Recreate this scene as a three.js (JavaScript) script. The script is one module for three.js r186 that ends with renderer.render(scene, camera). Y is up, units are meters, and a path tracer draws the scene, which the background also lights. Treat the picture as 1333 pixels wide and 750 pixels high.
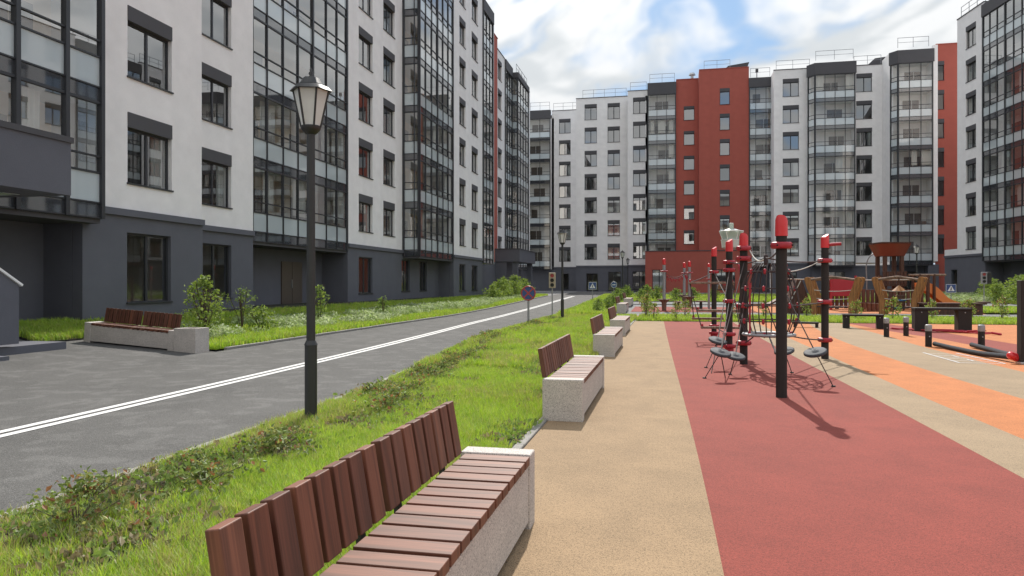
import * as THREE from 'three';
import { mergeGeometries } from 'three/addons/utils/BufferGeometryUtils.js';
import { RoundedBoxGeometry } from 'three/addons/geometries/RoundedBoxGeometry.js';

// World: x = to the right of the road axis (t), y = up, -z = along the road (s). Metres.
const scene = new THREE.Scene();

// ---------- camera ----------
const camera = new THREE.PerspectiveCamera(42.87, 1333 / 750, 0.1, 2000);
camera.position.set(0, 1.62, 0);
camera.rotation.set(0, THREE.MathUtils.degToRad(12), 0);
camera.setViewOffset(1333, 750, 0, 6, 1333, 750);       // the lens is shifted a little
scene.add(camera);

// ---------- random and noise ----------
function mulberry(a) { return () => { a |= 0; a = a + 0x6D2B79F5 | 0; let t = Math.imul(a ^ a >>> 15, 1 | a); t = t + Math.imul(t ^ t >>> 7, 61 | t) ^ t; return ((t ^ t >>> 14) >>> 0) / 4294967296; }; }
const hash = (x, y, k = 0) => { let h = Math.imul(x, 374761393) + Math.imul(y, 668265263) + Math.imul(k, 2147483647) | 0; h = Math.imul(h ^ h >>> 13, 1274126177); return ((h ^ h >>> 16) >>> 0) / 4294967296; };
function vnoise(x, y, k = 0, per = 0) {
  const xi = Math.floor(x), yi = Math.floor(y), u = x - xi, v = y - yi, a = u * u * (3 - 2 * u), b = v * v * (3 - 2 * v);
  const w = per ? (n => ((n % per) + per) % per) : (n => n);
  const h = (i, j) => hash(w(xi + i), w(yi + j), k);
  return (h(0, 0) * (1 - a) + h(1, 0) * a) * (1 - b) + (h(0, 1) * (1 - a) + h(1, 1) * a) * b;
}
function fbm(x, y, oct = 5, k = 0) { let s = 0, a = 0.5, n = 0; for (let i = 0; i < oct; i++) { s += a * vnoise(x, y, k + i); n += a; a *= 0.5; x = x * 2.03 + 17.1; y = y * 2.03 + 5.7; } return s / n; }
const smooth = (a, b, x) => { const u = Math.min(1, Math.max(0, (x - a) / (b - a))); return u * u * (3 - 2 * u); };
const mix = (a, b, u) => a + (b - a) * u;

// ---------- sky: thin bright streaked cloud over pale blue, the same all round ----------
const SUN = new THREE.Vector3(-0.223, 2.52, -2.68).normalize();
{
  const W = 2048, Hh = 1024, data = new Float32Array(W * Hh * 4);
  const zen = [0.14, 0.29, 0.54], hor = [0.36, 0.51, 0.69];
  for (let j = 0; j < Hh; j++) {
    const el = (j + 0.5) / Hh * Math.PI - Math.PI / 2, ce = Math.cos(el), y = Math.sin(el);
    for (let i = 0; i < W; i++) {
      const az = ((i + 0.5) / W - 0.5) * 2 * Math.PI, x = Math.cos(az) * ce, z = Math.sin(az) * ce;
      const o = (j * W + i) * 4;
      if (y < -0.02) { data[o] = 0.2; data[o + 1] = 0.19; data[o + 2] = 0.18; data[o + 3] = 1; continue; }
      const yy = Math.max(y, 0), px = x / (yy + 0.16), pz = z / (yy + 0.16);
      // streaks run slantwise over the sheet: the noise is stretched along them
      const ca = Math.cos(1.0), sa = Math.sin(1.0), qx = px * ca + pz * sa, qz = -px * sa + pz * ca;
      const wx = fbm(qx * 0.9 + 3, qz * 0.9 + 9, 4, 40) - 0.5, wz = fbm(qx * 2.1 + 13, qz * 2.1 + 19, 4, 44) - 0.5;
      const d1 = fbm(qx * 0.75 + 11 + wx, qz * 2.1 + 4 + wx * 1.8, 5, 3), d2 = fbm(qx * 5 + 30 + wx * 3 + wz * 2, qz * 11 + wx * 4 + wz * 5, 6, 20);
      let c = smooth(0.275, 0.475, d1 * 0.62 + d2 * 0.38);
      c = 0.08 + 0.92 * c;
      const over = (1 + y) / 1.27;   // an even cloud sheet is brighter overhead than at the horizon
      const grey = mix(0.76, 1.0, smooth(0.36, 0.58, fbm(qx * 4 + 70 + wx * 3 + wz * 2, qz * 6.5 + wx * 3 + wz * 2, 6, 60) * 0.6 + d2 * 0.4));
      const g = Math.pow(1 - yy, 2.2), cs = Math.max(0, x * SUN.x + y * SUN.y + z * SUN.z);
      const glow = 0.08 * Math.pow(cs, 6) + 1.4 * Math.pow(cs, 50);
      for (let k = 0; k < 3; k++) {
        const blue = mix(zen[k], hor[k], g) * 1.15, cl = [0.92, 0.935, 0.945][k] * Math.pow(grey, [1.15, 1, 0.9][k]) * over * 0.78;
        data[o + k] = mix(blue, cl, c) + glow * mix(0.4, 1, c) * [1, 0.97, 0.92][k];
      }
      data[o + 3] = 1;
    }
  }
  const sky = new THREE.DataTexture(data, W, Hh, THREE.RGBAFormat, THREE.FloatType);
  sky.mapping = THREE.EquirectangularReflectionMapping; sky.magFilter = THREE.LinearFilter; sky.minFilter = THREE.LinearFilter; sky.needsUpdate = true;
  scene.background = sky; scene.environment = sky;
}
// ---------- sun ----------
const sun = new THREE.DirectionalLight(new THREE.Color(1, 0.95, 0.87), 4.1);
sun.position.copy(SUN).multiplyScalar(150).add(new THREE.Vector3(0, 0, -40)); sun.target.position.set(0, 0, -40);
sun.castShadow = true; sun.shadow.radius = 1.2; sun.shadow.mapSize.set(4096, 4096);
Object.assign(sun.shadow.camera, { left: -80, right: 80, top: 80, bottom: -80, near: 1, far: 400 });
scene.add(sun, sun.target);
const renderer = new THREE.WebGLRenderer({ antialias: true });
renderer.toneMapping = THREE.LinearToneMapping;
renderer.toneMappingExposure = 1.28;
renderer.shadowMap.enabled = true;

// ---------- the lie of the land: flat round the playground, rising to the houses ----------
function G(t, s) {
  const A = 0.6 * smooth(32, 76, s), L = t < -10.4 ? Math.min(0.62, 0.07 * (-10.4 - t) + 0.3 * smooth(13.4, 15.2, -t)) : 0;
  return Math.max(A, L) + 0.25 * Math.min(A, L) * (0.62 - Math.max(A, L));
}
const P = (t, s, dy = 0) => new THREE.Vector3(t, G(t, s) + dy, -s);

// ---------- textures ----------
function tex(n, fn, srgb, repeat = 1) {
  const d = new Uint8Array(n * n * 4);
  for (let j = 0; j < n; j++) for (let i = 0; i < n; i++) { const c = fn(i, j, n); const o = (j * n + i) * 4; for (let k = 0; k < 3; k++) d[o + k] = Math.max(0, Math.min(255, 255 * (Array.isArray(c) ? c[k] : c))); d[o + 3] = 255; }
  const t = new THREE.DataTexture(d, n, n, THREE.RGBAFormat); t.wrapS = t.wrapT = THREE.RepeatWrapping; t.magFilter = THREE.LinearFilter; t.minFilter = THREE.LinearMipmapLinearFilter; t.generateMipmaps = true;
  if (srgb) t.colorSpace = THREE.SRGBColorSpace; t.repeat.set(repeat, repeat); t.needsUpdate = true; return t;
}
const tileF = (i, j, n, cells, k, oct = 3) => { let s = 0, a = 0.5, m = 0, c = cells; for (let q = 0; q < oct; q++) { s += a * vnoise(i / n * c, j / n * c, k + q, c); m += a; a *= 0.5; c *= 2; } return s / m; };
const T = {
  plasterBump: tex(512, (i, j, n) => 0.35 + 0.35 * tileF(i, j, n, 64, 1, 3) + 0.3 * hash(i, j, 9), false, 1),
  plasterCol: tex(512, (i, j, n) => { const v = 0.9 + 0.1 * (0.65 * tileF(i, j, n, 6, 2, 5) + 0.35 * hash(i, j, 5)); return [v, v, v]; }, true, 0.4),
  rubber: tex(1024, (i, j, n) => { const g = hash(i >> 1, j >> 1, 3), f = hash(i, j, 4), c = tileF(i, j, n, 8, 6, 4); let v = 0.76 + 0.2 * g + 0.1 * (f - 0.5) + 0.1 * (c - 0.5); if (g < 0.09) v -= 0.16; return [v, v, v]; }, true, 0.42),
  rubberBump: tex(512, (i, j, n) => 0.5 * hash(i >> 1, j >> 1, 13) + 0.5 * tileF(i, j, n, 128, 14, 2), false, 0.8),
  asphalt: tex(1024, (i, j, n) => { const g = hash(i >> 1, j >> 1, 23), f = hash(i, j, 24), c = tileF(i, j, n, 5, 26, 6); let v = 0.74 + 0.2 * (g - 0.5) + 0.1 * (f - 0.5) + 0.13 * (c - 0.5) + 0.08 * (hash(i >> 2, j >> 2, 27) - 0.5) + 0.09 * smooth(0.54, 0.7, tileF(i, j, n, 13, 29, 5)); if (g > 0.94) v += 0.17; return [v, v * 0.995, v * 0.985]; }, true, 0.28),
  asphaltBump: tex(512, (i, j, n) => 0.6 * hash(i >> 1, j >> 1, 33) + 0.4 * hash(i, j, 34), false, 0.6),
  granite: tex(512, (i, j, n) => { const g = hash(i >> 2, j >> 2, 41), f = hash(i >> 1, j >> 1, 42), c = tileF(i, j, n, 6, 43, 3); let v = 0.8 + 0.12 * (f - 0.5) + 0.08 * (c - 0.5); if (g < 0.16) v -= 0.17; if (g > 0.9) v += 0.09; return [v, v * 0.985, v * 0.97]; }, true, 1.3),
  wood: tex(512, (i, j, n) => { const u = i / n, v = j / n; const w = vnoise(u * 3, v * 3, 51, 3) * 1.2; const g = 0.5 + 0.5 * Math.sin((vnoise(u * 22 + w, v * 2, 52, 0) * 6 + u * 40 + w * 4)); const f = vnoise(u * 180, v * 6, 53, 0); const q = 0.7 + 0.16 * g + 0.16 * (f - 0.5) + 0.12 * (tileF(i, j, n, 4, 55, 4) - 0.5); return [q, q * 0.97, q * 0.95]; }, true, 1),
  wear: tex(512, (i, j, n) => { const g = hash(i >> 1, j >> 1, 71), c = tileF(i, j, n, 9, 72, 4); const v = 0.93 + 0.1 * (c - 0.5) - (g < 0.2 * smooth(0.4, 0.65, c) ? 0.3 : 0); return [v, v, v]; }, true, 0.8),
  soil: tex(512, (i, j, n) => { const c = tileF(i, j, n, 8, 61, 5), f = hash(i, j, 62), g = tileF(i, j, n, 5, 66, 4); const v = 0.5 + 0.5 * (c - 0.5) + 0.25 * (f - 0.5); const m = smooth(0.42, 0.56, g); return [mix(0.5, 0.3, m) * v * 1.25, mix(0.42, 0.38, m) * v * 1.25, mix(0.3, 0.13, m) * v * 1.2]; }, true, 0.5),
};
// ---------- materials ----------
const RGB = (r, g, b) => new THREE.Color().setRGB(r, g, b);
const std = (o) => new THREE.MeshStandardMaterial(Object.assign({ roughness: 0.8, metalness: 0 }, o));
const phys = (o) => new THREE.MeshPhysicalMaterial(Object.assign({ roughness: 0.5, metalness: 0 }, o));
const M = {
  white: std({ color: RGB(0.95, 0.93, 0.92), map: T.plasterCol, bumpMap: T.plasterBump, bumpScale: 0.004, roughness: 0.92 }),
  plinth: std({ color: RGB(0.135, 0.138, 0.162), map: T.plasterCol, bumpMap: T.plasterBump, bumpScale: 0.005, roughness: 0.85 }),
  red: std({ color: RGB(0.46, 0.115, 0.085), map: T.plasterCol, bumpMap: T.plasterBump, bumpScale: 0.004, roughness: 0.9 }),
  header: std({ color: RGB(0.085, 0.083, 0.09), map: T.plasterCol, roughness: 0.75 }),
  frame: std({ color: RGB(0.035, 0.037, 0.042), roughness: 0.45 }),
  band: phys({ color: RGB(0.045, 0.049, 0.056), roughness: 0.03, ior: 2.3 }),
  frost: phys({ color: RGB(0.5, 0.56, 0.58), roughness: 0.04, ior: 2.2 }),
  glass: phys({ color: RGB(0.86, 0.9, 0.91), roughness: 0.0, transmission: 1, thickness: 0, ior: 3.7 }),
  winGlass: phys({ color: RGB(0.75, 0.8, 0.82), roughness: 0.0, transmission: 1, thickness: 0, ior: 3.4 }),
  clearGlass: phys({ color: RGB(0.95, 0.97, 0.97), roughness: 0.0, transmission: 1, thickness: 0, ior: 1.8 }),
  inside: std({ color: RGB(0.55, 0.51, 0.45), roughness: 1 }),
  loggiaWall: std({ color: RGB(0.82, 0.68, 0.5), map: T.plasterCol, roughness: 0.95 }),
  loggiaWhite: std({ color: RGB(0.92, 0.9, 0.88), map: T.plasterCol, roughness: 0.95 }),
  slab: std({ color: RGB(0.62, 0.61, 0.58), roughness: 0.95 }),
  door: std({ color: RGB(0.1, 0.08, 0.066), roughness: 0.4 }),
  curtain: std({ color: RGB(0.6, 0.57, 0.52), roughness: 1, side: THREE.DoubleSide }),
  redCurtain: std({ color: RGB(0.5, 0.09, 0.05), roughness: 1, side: THREE.DoubleSide }),
  roofing: std({ color: RGB(0.12, 0.12, 0.125), roughness: 0.9 }),
  steel: std({ color: RGB(0.45, 0.46, 0.47), roughness: 0.4, metalness: 0.7 }),
  rail: std({ color: RGB(0.3, 0.31, 0.33), roughness: 0.5, metalness: 0.4 }),
  granite: std({ color: RGB(0.84, 0.79, 0.75), map: T.granite, bumpMap: T.plasterBump, bumpScale: 0.002, roughness: 0.85 }),
  wood: [0, 1, 2, 3, 4, 5].map(i => { const m = T.wood.clone(); m.offset.set(0.17 * i + 0.31, 0.45 + 0.03 * i); m.needsUpdate = true; return std({ color: RGB(...[[0.2, 0.073, 0.041], [0.235, 0.088, 0.05], [0.17, 0.062, 0.037], [0.27, 0.11, 0.066], [0.195, 0.078, 0.049], [0.225, 0.076, 0.04]][i]), map: m, roughness: 0.62 }); }),
  lampPost: std({ color: RGB(0.035, 0.035, 0.036), roughness: 0.5, metalness: 0.2 }),
  lampGlass: phys({ color: RGB(0.82, 0.82, 0.8), roughness: 0.85, transmission: 0.45, thickness: 0, side: THREE.DoubleSide }),
  greenGlass: phys({ color: RGB(0.62, 0.7, 0.64), roughness: 0.5, transmission: 0.6, thickness: 0, side: THREE.DoubleSide }),
  black: std({ color: RGB(0.017, 0.0145, 0.0135), roughness: 0.75, bumpMap: T.plasterBump, bumpScale: 0.001 }),
  rubberBlack: std({ color: RGB(0.03, 0.034, 0.042), roughness: 0.95 }),
  discGrey: std({ color: RGB(0.05, 0.054, 0.064), roughness: 0.75 }),
  redPlastic: phys({ color: RGB(0.62, 0.025, 0.03), roughness: 0.35, clearcoat: 0.3 }),
  redDull: phys({ color: RGB(0.36, 0.02, 0.035), roughness: 0.45 }),
  rope: std({ color: RGB(0.06, 0.045, 0.045), roughness: 0.9 }),
  ropeLight: std({ color: RGB(0.5, 0.47, 0.42), roughness: 0.85 }),
  redRope: std({ color: RGB(0.4, 0.03, 0.05), roughness: 0.85 }),
  plank: std({ color: RGB(0.34, 0.24, 0.18), map: T.wood, roughness: 0.8 }),
  timber: std({ color: RGB(0.5, 0.235, 0.075), map: T.wood, roughness: 0.7 }),
  timberDark: std({ color: RGB(0.13, 0.06, 0.04), map: T.wood, roughness: 0.75 }),
  orange: phys({ color: RGB(0.7, 0.2, 0.05), roughness: 0.4 }),
  signBlue: std({ color: RGB(0.035, 0.075, 0.21), roughness: 0.4 }),
  signRed: std({ color: RGB(0.38, 0.05, 0.05), roughness: 0.4 }),
  signWhite: std({ color: RGB(0.78, 0.78, 0.78), roughness: 0.4 }),
  signBlack: std({ color: RGB(0.015, 0.015, 0.015), roughness: 0.5 }),
  poleGrey: std({ color: RGB(0.3, 0.3, 0.31), roughness: 0.5, metalness: 0.3 }),
  tan: std({ color: RGB(0.42, 0.35, 0.25), roughness: 0.6 }),
  paint: std({ color: RGB(0.8, 0.79, 0.77), map: T.wear, roughness: 0.8 }),
  kerb: std({ color: RGB(0.42, 0.41, 0.39), map: T.granite, roughness: 0.9 }),
  bark: std({ color: RGB(0.1, 0.07, 0.05), roughness: 1 }),
};
function groundMat(r, g, b, map, bump, bs, rough = 0.95) { return std({ color: RGB(r, g, b), map, bumpMap: bump, bumpScale: bs, roughness: rough, vertexColors: true }); }
Object.assign(M, {
  beige: groundMat(0.415, 0.283, 0.162, T.rubber, T.rubberBump, 0.004), redRub: groundMat(0.325, 0.062, 0.043, T.rubber, T.rubberBump, 0.004),
  orangeRub: groundMat(0.62, 0.222, 0.075, T.rubber, T.rubberBump, 0.004), beige2: groundMat(0.4, 0.29, 0.18, T.rubber, T.rubberBump, 0.004),
  asphalt: groundMat(0.172, 0.168, 0.164, T.asphalt, T.asphaltBump, 0.006), paving: groundMat(0.3, 0.3, 0.31, T.asphalt, T.asphaltBump, 0.004),
  soil: groundMat(0.4, 0.4, 0.4, T.soil, T.soil, 0.03, 1),
});
const leafMat = (o = {}) => phys(Object.assign({ color: RGB(1, 1, 1), vertexColors: true, roughness: 0.85, transmission: 0.5, thickness: 0, side: THREE.DoubleSide }, o));
M.leaf = leafMat(); M.grass = leafMat({ vertexColors: false });

// ---------- helpers ----------
const used = new Map();
function numbered(n) { const k = used.get(n) || 0; used.set(n, k + 1); return k ? n + '_' + String(k).padStart(3, '0') : n; }
function shade(o) { o.castShadow = o.receiveShadow = true; return o; }
function info(o, label, category, group, kind) { o.userData = { label, category }; if (group) o.userData.group = group; if (kind) o.userData.kind = kind; return o; }
function thing(name, label, category, pos = [0, 0, 0], turn = 0, group) {
  const o = new THREE.Group(); o.name = numbered(name); o.position.set(...pos); o.rotation.y = turn; scene.add(o); return info(o, label, category, group);
}
function ground(name, geo, mat, label) { const m = shade(new THREE.Mesh(geo, mat)); m.name = numbered(name); m.userData = { kind: 'structure', label: label, category: name.split('_').pop() }; scene.add(m); return m; }
function part(name, geo, mat, parent, x = 0, y = 0, z = 0, ry = 0) { const m = shade(new THREE.Mesh(geo, mat)); m.name = name; m.position.set(x, y, z); m.rotation.y = ry; parent.add(m); return m; }
function grp(name, parent, x = 0, y = 0, z = 0, ry = 0) { const g = new THREE.Group(); g.name = name; g.position.set(x, y, z); g.rotation.y = ry; parent.add(g); return g; }
function copy(o, name, pos, turn, label) { const c = o.clone(); c.name = numbered(name); c.position.set(...pos); c.rotation.y = turn; if (label) c.userData.label = label; scene.add(c); return c; }
const cache = new Map();
function memo(k, f) { if (!cache.has(k)) cache.set(k, f()); return cache.get(k); }
function uvMetres(g) { // box-projected uv in metres
  const p = g.attributes.position, n = g.attributes.normal, uv = new Float32Array(p.count * 2);
  for (let i = 0; i < p.count; i++) { const ax = Math.abs(n.getX(i)), ay = Math.abs(n.getY(i)), az = Math.abs(n.getZ(i)); let u, v; if (ay > ax && ay > az) { u = p.getX(i); v = p.getZ(i); } else if (ax > az) { u = p.getZ(i); v = p.getY(i); } else { u = p.getX(i); v = p.getY(i); } uv[2 * i] = u; uv[2 * i + 1] = v; }
  g.setAttribute('uv', new THREE.BufferAttribute(uv, 2)); return g;
}
const r3 = x => Math.round(x * 1000) / 1000;
const boxG = (w, h, d) => memo(`b${r3(w)},${r3(h)},${r3(d)}`, () => uvMetres(new THREE.BoxGeometry(w, h, d)));
const slatG = (w, h, d, r = 0.005) => memo(`s${r3(w)},${r3(h)},${r3(d)}`, () => { const g = uvMetres(new RoundedBoxGeometry(w, h, d, 2, r)), n = g.attributes.normal, p = g.attributes.position, uv = g.attributes.uv; for (let i = 0; i < p.count; i++) if (Math.abs(n.getX(i)) < 0.7) uv.setXY(i, p.getZ(i) + p.getY(i), p.getX(i)); return g; });
const rboxG = (w, h, d, r = 0.01) => memo(`r${r3(w)},${r3(h)},${r3(d)},${r}`, () => uvMetres(new RoundedBoxGeometry(w, h, d, 2, r)));
const planeG = (w, h) => memo(`p${r3(w)},${r3(h)}`, () => new THREE.PlaneGeometry(w, h));
const bx = (x0, x1, y0, y1, z0, z1) => { const g = new THREE.BoxGeometry(x1 - x0, y1 - y0, z1 - z0); g.translate((x0 + x1) / 2, (y0 + y1) / 2, (z0 + z1) / 2); return g; };
const merge = (gs) => uvMetres(mergeGeometries(gs.map(g => g.index ? g.toNonIndexed() : g)));
function pbox(name, mat, parent, x0, x1, y0, y1, z0, z1) { return part(name, boxG(x1 - x0, y1 - y0, z1 - z0), mat, parent, (x0 + x1) / 2, (y0 + y1) / 2, (z0 + z1) / 2); }
function tubeG(pts, r, rad = 6, seg) { const c = pts.length === 2 ? new THREE.LineCurve3(pts[0], pts[1]) : new THREE.CatmullRomCurve3(pts); return new THREE.TubeGeometry(c, seg || (pts.length === 2 ? 1 : pts.length * 5), r, rad, false); }
const v3 = (x, y, z) => new THREE.Vector3(x, y, z);
function sag(a, b, k = 0.05, n = 6) { const r = []; for (let i = 0; i <= n; i++) { const u = i / n, p = a.clone().lerp(b, u); p.y -= k * 4 * u * (1 - u); r.push(p); } return r; }

// ---------- ground sheets: ribbons along s between two edges, laid on the land ----------
function ribbon(name, label, mat, s0, s1, ns, tl, tr, nt, dy, tint = 0.08, k = 0) {
  const L = typeof tl === 'number' ? () => tl : tl, R = typeof tr === 'number' ? () => tr : tr;
  const pos = [], col = [], uv = [], idx = [];
  for (let i = 0; i <= ns; i++) { const s = mix(s0, s1, i / ns), a = L(s), b = R(s);
    for (let j = 0; j <= nt; j++) { const t = mix(a, b, j / nt); pos.push(t, G(t, s) + dy, -s); uv.push(t, s);
      const v = 1 + tint * 2 * (fbm(t * 1.1 + 40, s * 0.45 + 9, 5, 70 + k) - 0.5) + tint * (fbm(t * 0.1, s * 0.1, 3, 80 + k) - 0.5); col.push(v, v, v); } }
  for (let i = 0; i < ns; i++) for (let j = 0; j < nt; j++) { const a = i * (nt + 1) + j, b = a + nt + 1; idx.push(a, a + 1, b, a + 1, b + 1, b); }
  const g = new THREE.BufferGeometry(); g.setAttribute('position', new THREE.Float32BufferAttribute(pos, 3)); g.setAttribute('color', new THREE.Float32BufferAttribute(col, 3)); g.setAttribute('uv', new THREE.Float32BufferAttribute(uv, 2)); g.setIndex(idx); g.computeVertexNormals();
  return ground(name, g, mat, label);
}
const lerpT = (pts) => { const n = pts.length, sl = i => i <= 0 ? (pts[1][0] - pts[0][0]) / (pts[1][1] - pts[0][1]) : i >= n - 1 ? (pts[n - 1][0] - pts[n - 2][0]) / (pts[n - 1][1] - pts[n - 2][1]) : (pts[i + 1][0] - pts[i - 1][0]) / (pts[i + 1][1] - pts[i - 1][1]);
  return (s) => { let i = 1; while (i < n - 1 && s > pts[i][1]) i++; const [t0, s0] = pts[i - 1], [t1, s1] = pts[i], h = s1 - s0, u = (s - s0) / h; if (u < 0) return t0 + sl(i - 1) * (s - s0); if (u > 1) return t1 + sl(i) * (s - s1); const u2 = u * u, u3 = u2 * u; return (2 * u3 - 3 * u2 + 1) * t0 + (u3 - 2 * u2 + u) * h * sl(i - 1) + (3 * u2 - 2 * u3) * t1 + (u3 - u2) * h * sl(i); }; };

// ================= THE GROUND =================
ribbon('ground', 'grey paved ground between the apartment houses', M.paving, -25, 260, 130, -90, 90, 360, -0.035, 0.06, 1);
const roadR = lerpT([[-4.45, -15], [-4.45, 4], [-4.5, 10], [-4.8, 13.8], [-5.4, 19.5], [-5.5, 24], [-5.5, 90]]), midT = lerpT([[0, -15], [0, 6], [-0.1, 13.5], [-0.42, 22], [-0.85, 30], [-1.1, 40], [-1.1, 70]]), shift = (f, d) => s => f(s) + d;
ribbon('road', 'grey asphalt road with a double white line', M.asphalt, -15, 88, 200, -10.45, roadR, 26, 0, 0.13, 2);
ribbon('asphalt_apron', 'asphalt apron before the porch of the nearest stairwell', M.asphalt, -12, 15.5, 50, -14.7, -10.452, 24, 0.0, 0.16, 3);
for (const [a, b] of [[-7.16, -7.04], [-6.96, -6.84]]) { const m = ribbon('road_marking', 'white line of the double centre line on the road', M.paint, -12, 64, 150, shift(midT, a), shift(midT, b), 1, 0.006, 0, 4); m.geometry.deleteAttribute('color'); m.userData.group = 'double centre line'; m.userData.category = 'road marking'; }
ribbon('verge_soil', 'soil under the grass verge between road and playground', M.soil, -3, 35.2, 110, shift(roadR, 0.09), -1.46, 14, 0.035, 0.2, 5);
ribbon('orange_path', 'narrow orange path crossing the verge to the road', M.orangeRub, 35.3, 36.4, 3, -5.5, -1.36, 6, 0.02, 0.06, 6);
ribbon('far_verge_soil', 'soil under the far part of the verge', M.soil, 36.5, 66, 40, -5.42, -2.75, 8, 0.035, 0.2, 7);
ribbon('left_lawn_soil', 'soil under the lawn before the left house', M.soil, 15.5, 66, 110, -17.8, -10.62, 24, 0.035, 0.2, 8);
ribbon('porch_lawn_soil', 'soil of the small lawn beside the porch', M.soil, 13.75, 15.49, 4, -15.0, -13.75, 10, 0.035, 0.2, 8);
const beR = lerpT([[0.3, -2], [0.3, 4], [0.25, 8.3], [0.02, 20], [-0.17, 31.4]]);
const redR = lerpT([[2.9, -2], [2.84, 6.7], [2.8, 10.5], [2.73, 14], [2.65, 20.7], [2.6, 31.4]]);
const orL = lerpT([[3.75, -2], [3.55, 8.4], [3.5, 11], [3.47, 16], [3.45, 23], [3.5, 31.4]]);
const orR = lerpT([[5.3, -2], [4.78, 11.3], [4.65, 15], [4.65, 20], [4.78, 23.3], [5.1, 27.5], [5.5, 31.4]]);
const b3R = lerpT([[6.7, -2], [6.24, 14.8], [6.27, 20.4], [6.44, 23.7], [6.7, 31.4]]);
const r2L = lerpT([[8.4, -2], [7.65, 16], [7.65, 18.1], [7.6, 23.6], [7.34, 25.2], [6.93, 31.4]]);
const r2R = lerpT([[9.6, -2], [9.1, 18], [8.93, 21.4], [8.83, 23.3], [8.57, 29.4], [8.4, 31.4]]);
const rub = 'rubber crumb surface of the playground';
ribbon('rubber_surface', 'sand coloured ' + rub + ' along the benches', M.beige, -3, 31.4, 110, -1.36, beR, 6, 0.03, 0.1, 9);
ribbon('rubber_surface', 'dark red ' + rub + ' under the climbing frame', M.redRub, -3, 31.4, 110, beR, redR, 10, 0.03, 0.1, 10);
ribbon('rubber_surface', 'sand coloured ' + rub + ' between red and orange', M.beige2, -3, 31.4, 110, redR, orL, 4, 0.03, 0.08, 11);
ribbon('rubber_surface', 'wide orange band of the ' + rub, M.orangeRub, -3, 31.4, 110, orL, orR, 6, 0.03, 0.08, 12);
ribbon('rubber_surface', 'sand coloured ' + rub + ' beside the hopscotch', M.beige2, -3, 31.4, 110, orR, b3R, 6, 0.03, 0.08, 13);
ribbon('rubber_surface', 'thin orange band of the ' + rub, M.orangeRub, -3, 31.4, 110, b3R, r2L, 4, 0.03, 0.08, 14);
ribbon('rubber_surface', 'dark red band of the ' + rub + ' by the bollards', M.redRub, -3, 31.4, 110, r2L, r2R, 4, 0.03, 0.08, 15);
ribbon('rubber_surface', 'orange field of the ' + rub + ' beyond the bollards', M.orangeRub, -3, 31.4, 110, r2R, 26, 12, 0.03, 0.08, 16);
ribbon('strip_lawn_soil', 'soil of the narrow lawn behind the playground', M.soil, 31.5, 36, 8, -1.3, 32, 40, 0.035, 0.2, 17);
ribbon('footpath', 'grey path behind the narrow lawn', M.paving, 36.1, 40.5, 6, -2.6, 32, 40, 0.01, 0.06, 18);
ribbon('play_field', 'red rubber field under the rope course poles', M.redRub, 40.55, 46.5, 8, -2.0, 4.6, 10, 0.02, 0.06, 19);
ribbon('play_field', 'salmon rubber field under the timber play houses', M.orangeRub, 40.55, 50, 12, 4.65, 15.5, 14, 0.02, 0.06, 20);
ribbon('right_lawn_soil', 'soil of the lawn strip beside the timber play houses', M.soil, 41.6, 46.5, 6, 15.6, 34, 20, 0.035, 0.2, 21);
ribbon('footpath', 'pale path before the far lawn', M.paving, 50.1, 53.5, 6, -2.7, 40, 40, 0.01, 0.06, 22);
ribbon('far_lawn_soil', 'soil of the lawn before the far house', M.soil, 53.6, 68, 14, -2.7, 21.5, 40, 0.035, 0.2, 23);
ribbon('far_lawn_soil', 'soil of the lawn before the right house', M.soil, 50.2, 70, 14, 21.6, 25.6, 10, 0.04, 0.2, 24);

// kerbs: rows of stones a metre long
function kerbRow(label, fT, s0, s1, w, dy) {
  const t0 = fT(s0), k = thing('kerb', label, 'kerb', [t0, 0, -s0]);
  for (let s = s0; s < s1; s += 1) { const t = fT(s + 0.5), a = G(t, s + 0.5); const m = part('kerb_stone', rboxG(w, 0.2, 0.985, 0.012), M.kerb, k, t - t0, a - 0.1 + dy + 0.008 * (hash(s * 10 | 0, 3) - 0.5), -(s - s0) - 0.5); m.rotation.set(Math.atan2(G(t, s + 1) - G(t, s), 1), -Math.atan2(fT(s + 1) - fT(s), 1), 0, 'YXZ'); }
}
kerbRow('concrete kerb between the road and the shrub verge', shift(roadR, 0.04), -2, 35, 0.1, 0.05);
kerbRow('concrete kerb between the road and the left lawn', () => -10.53, 16, 64, 0.1, 0.06);
kerbRow('grey concrete kerb between the verge and the sand coloured rubber', () => -1.41, -2, 31, 0.09, 0.055);

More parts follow.
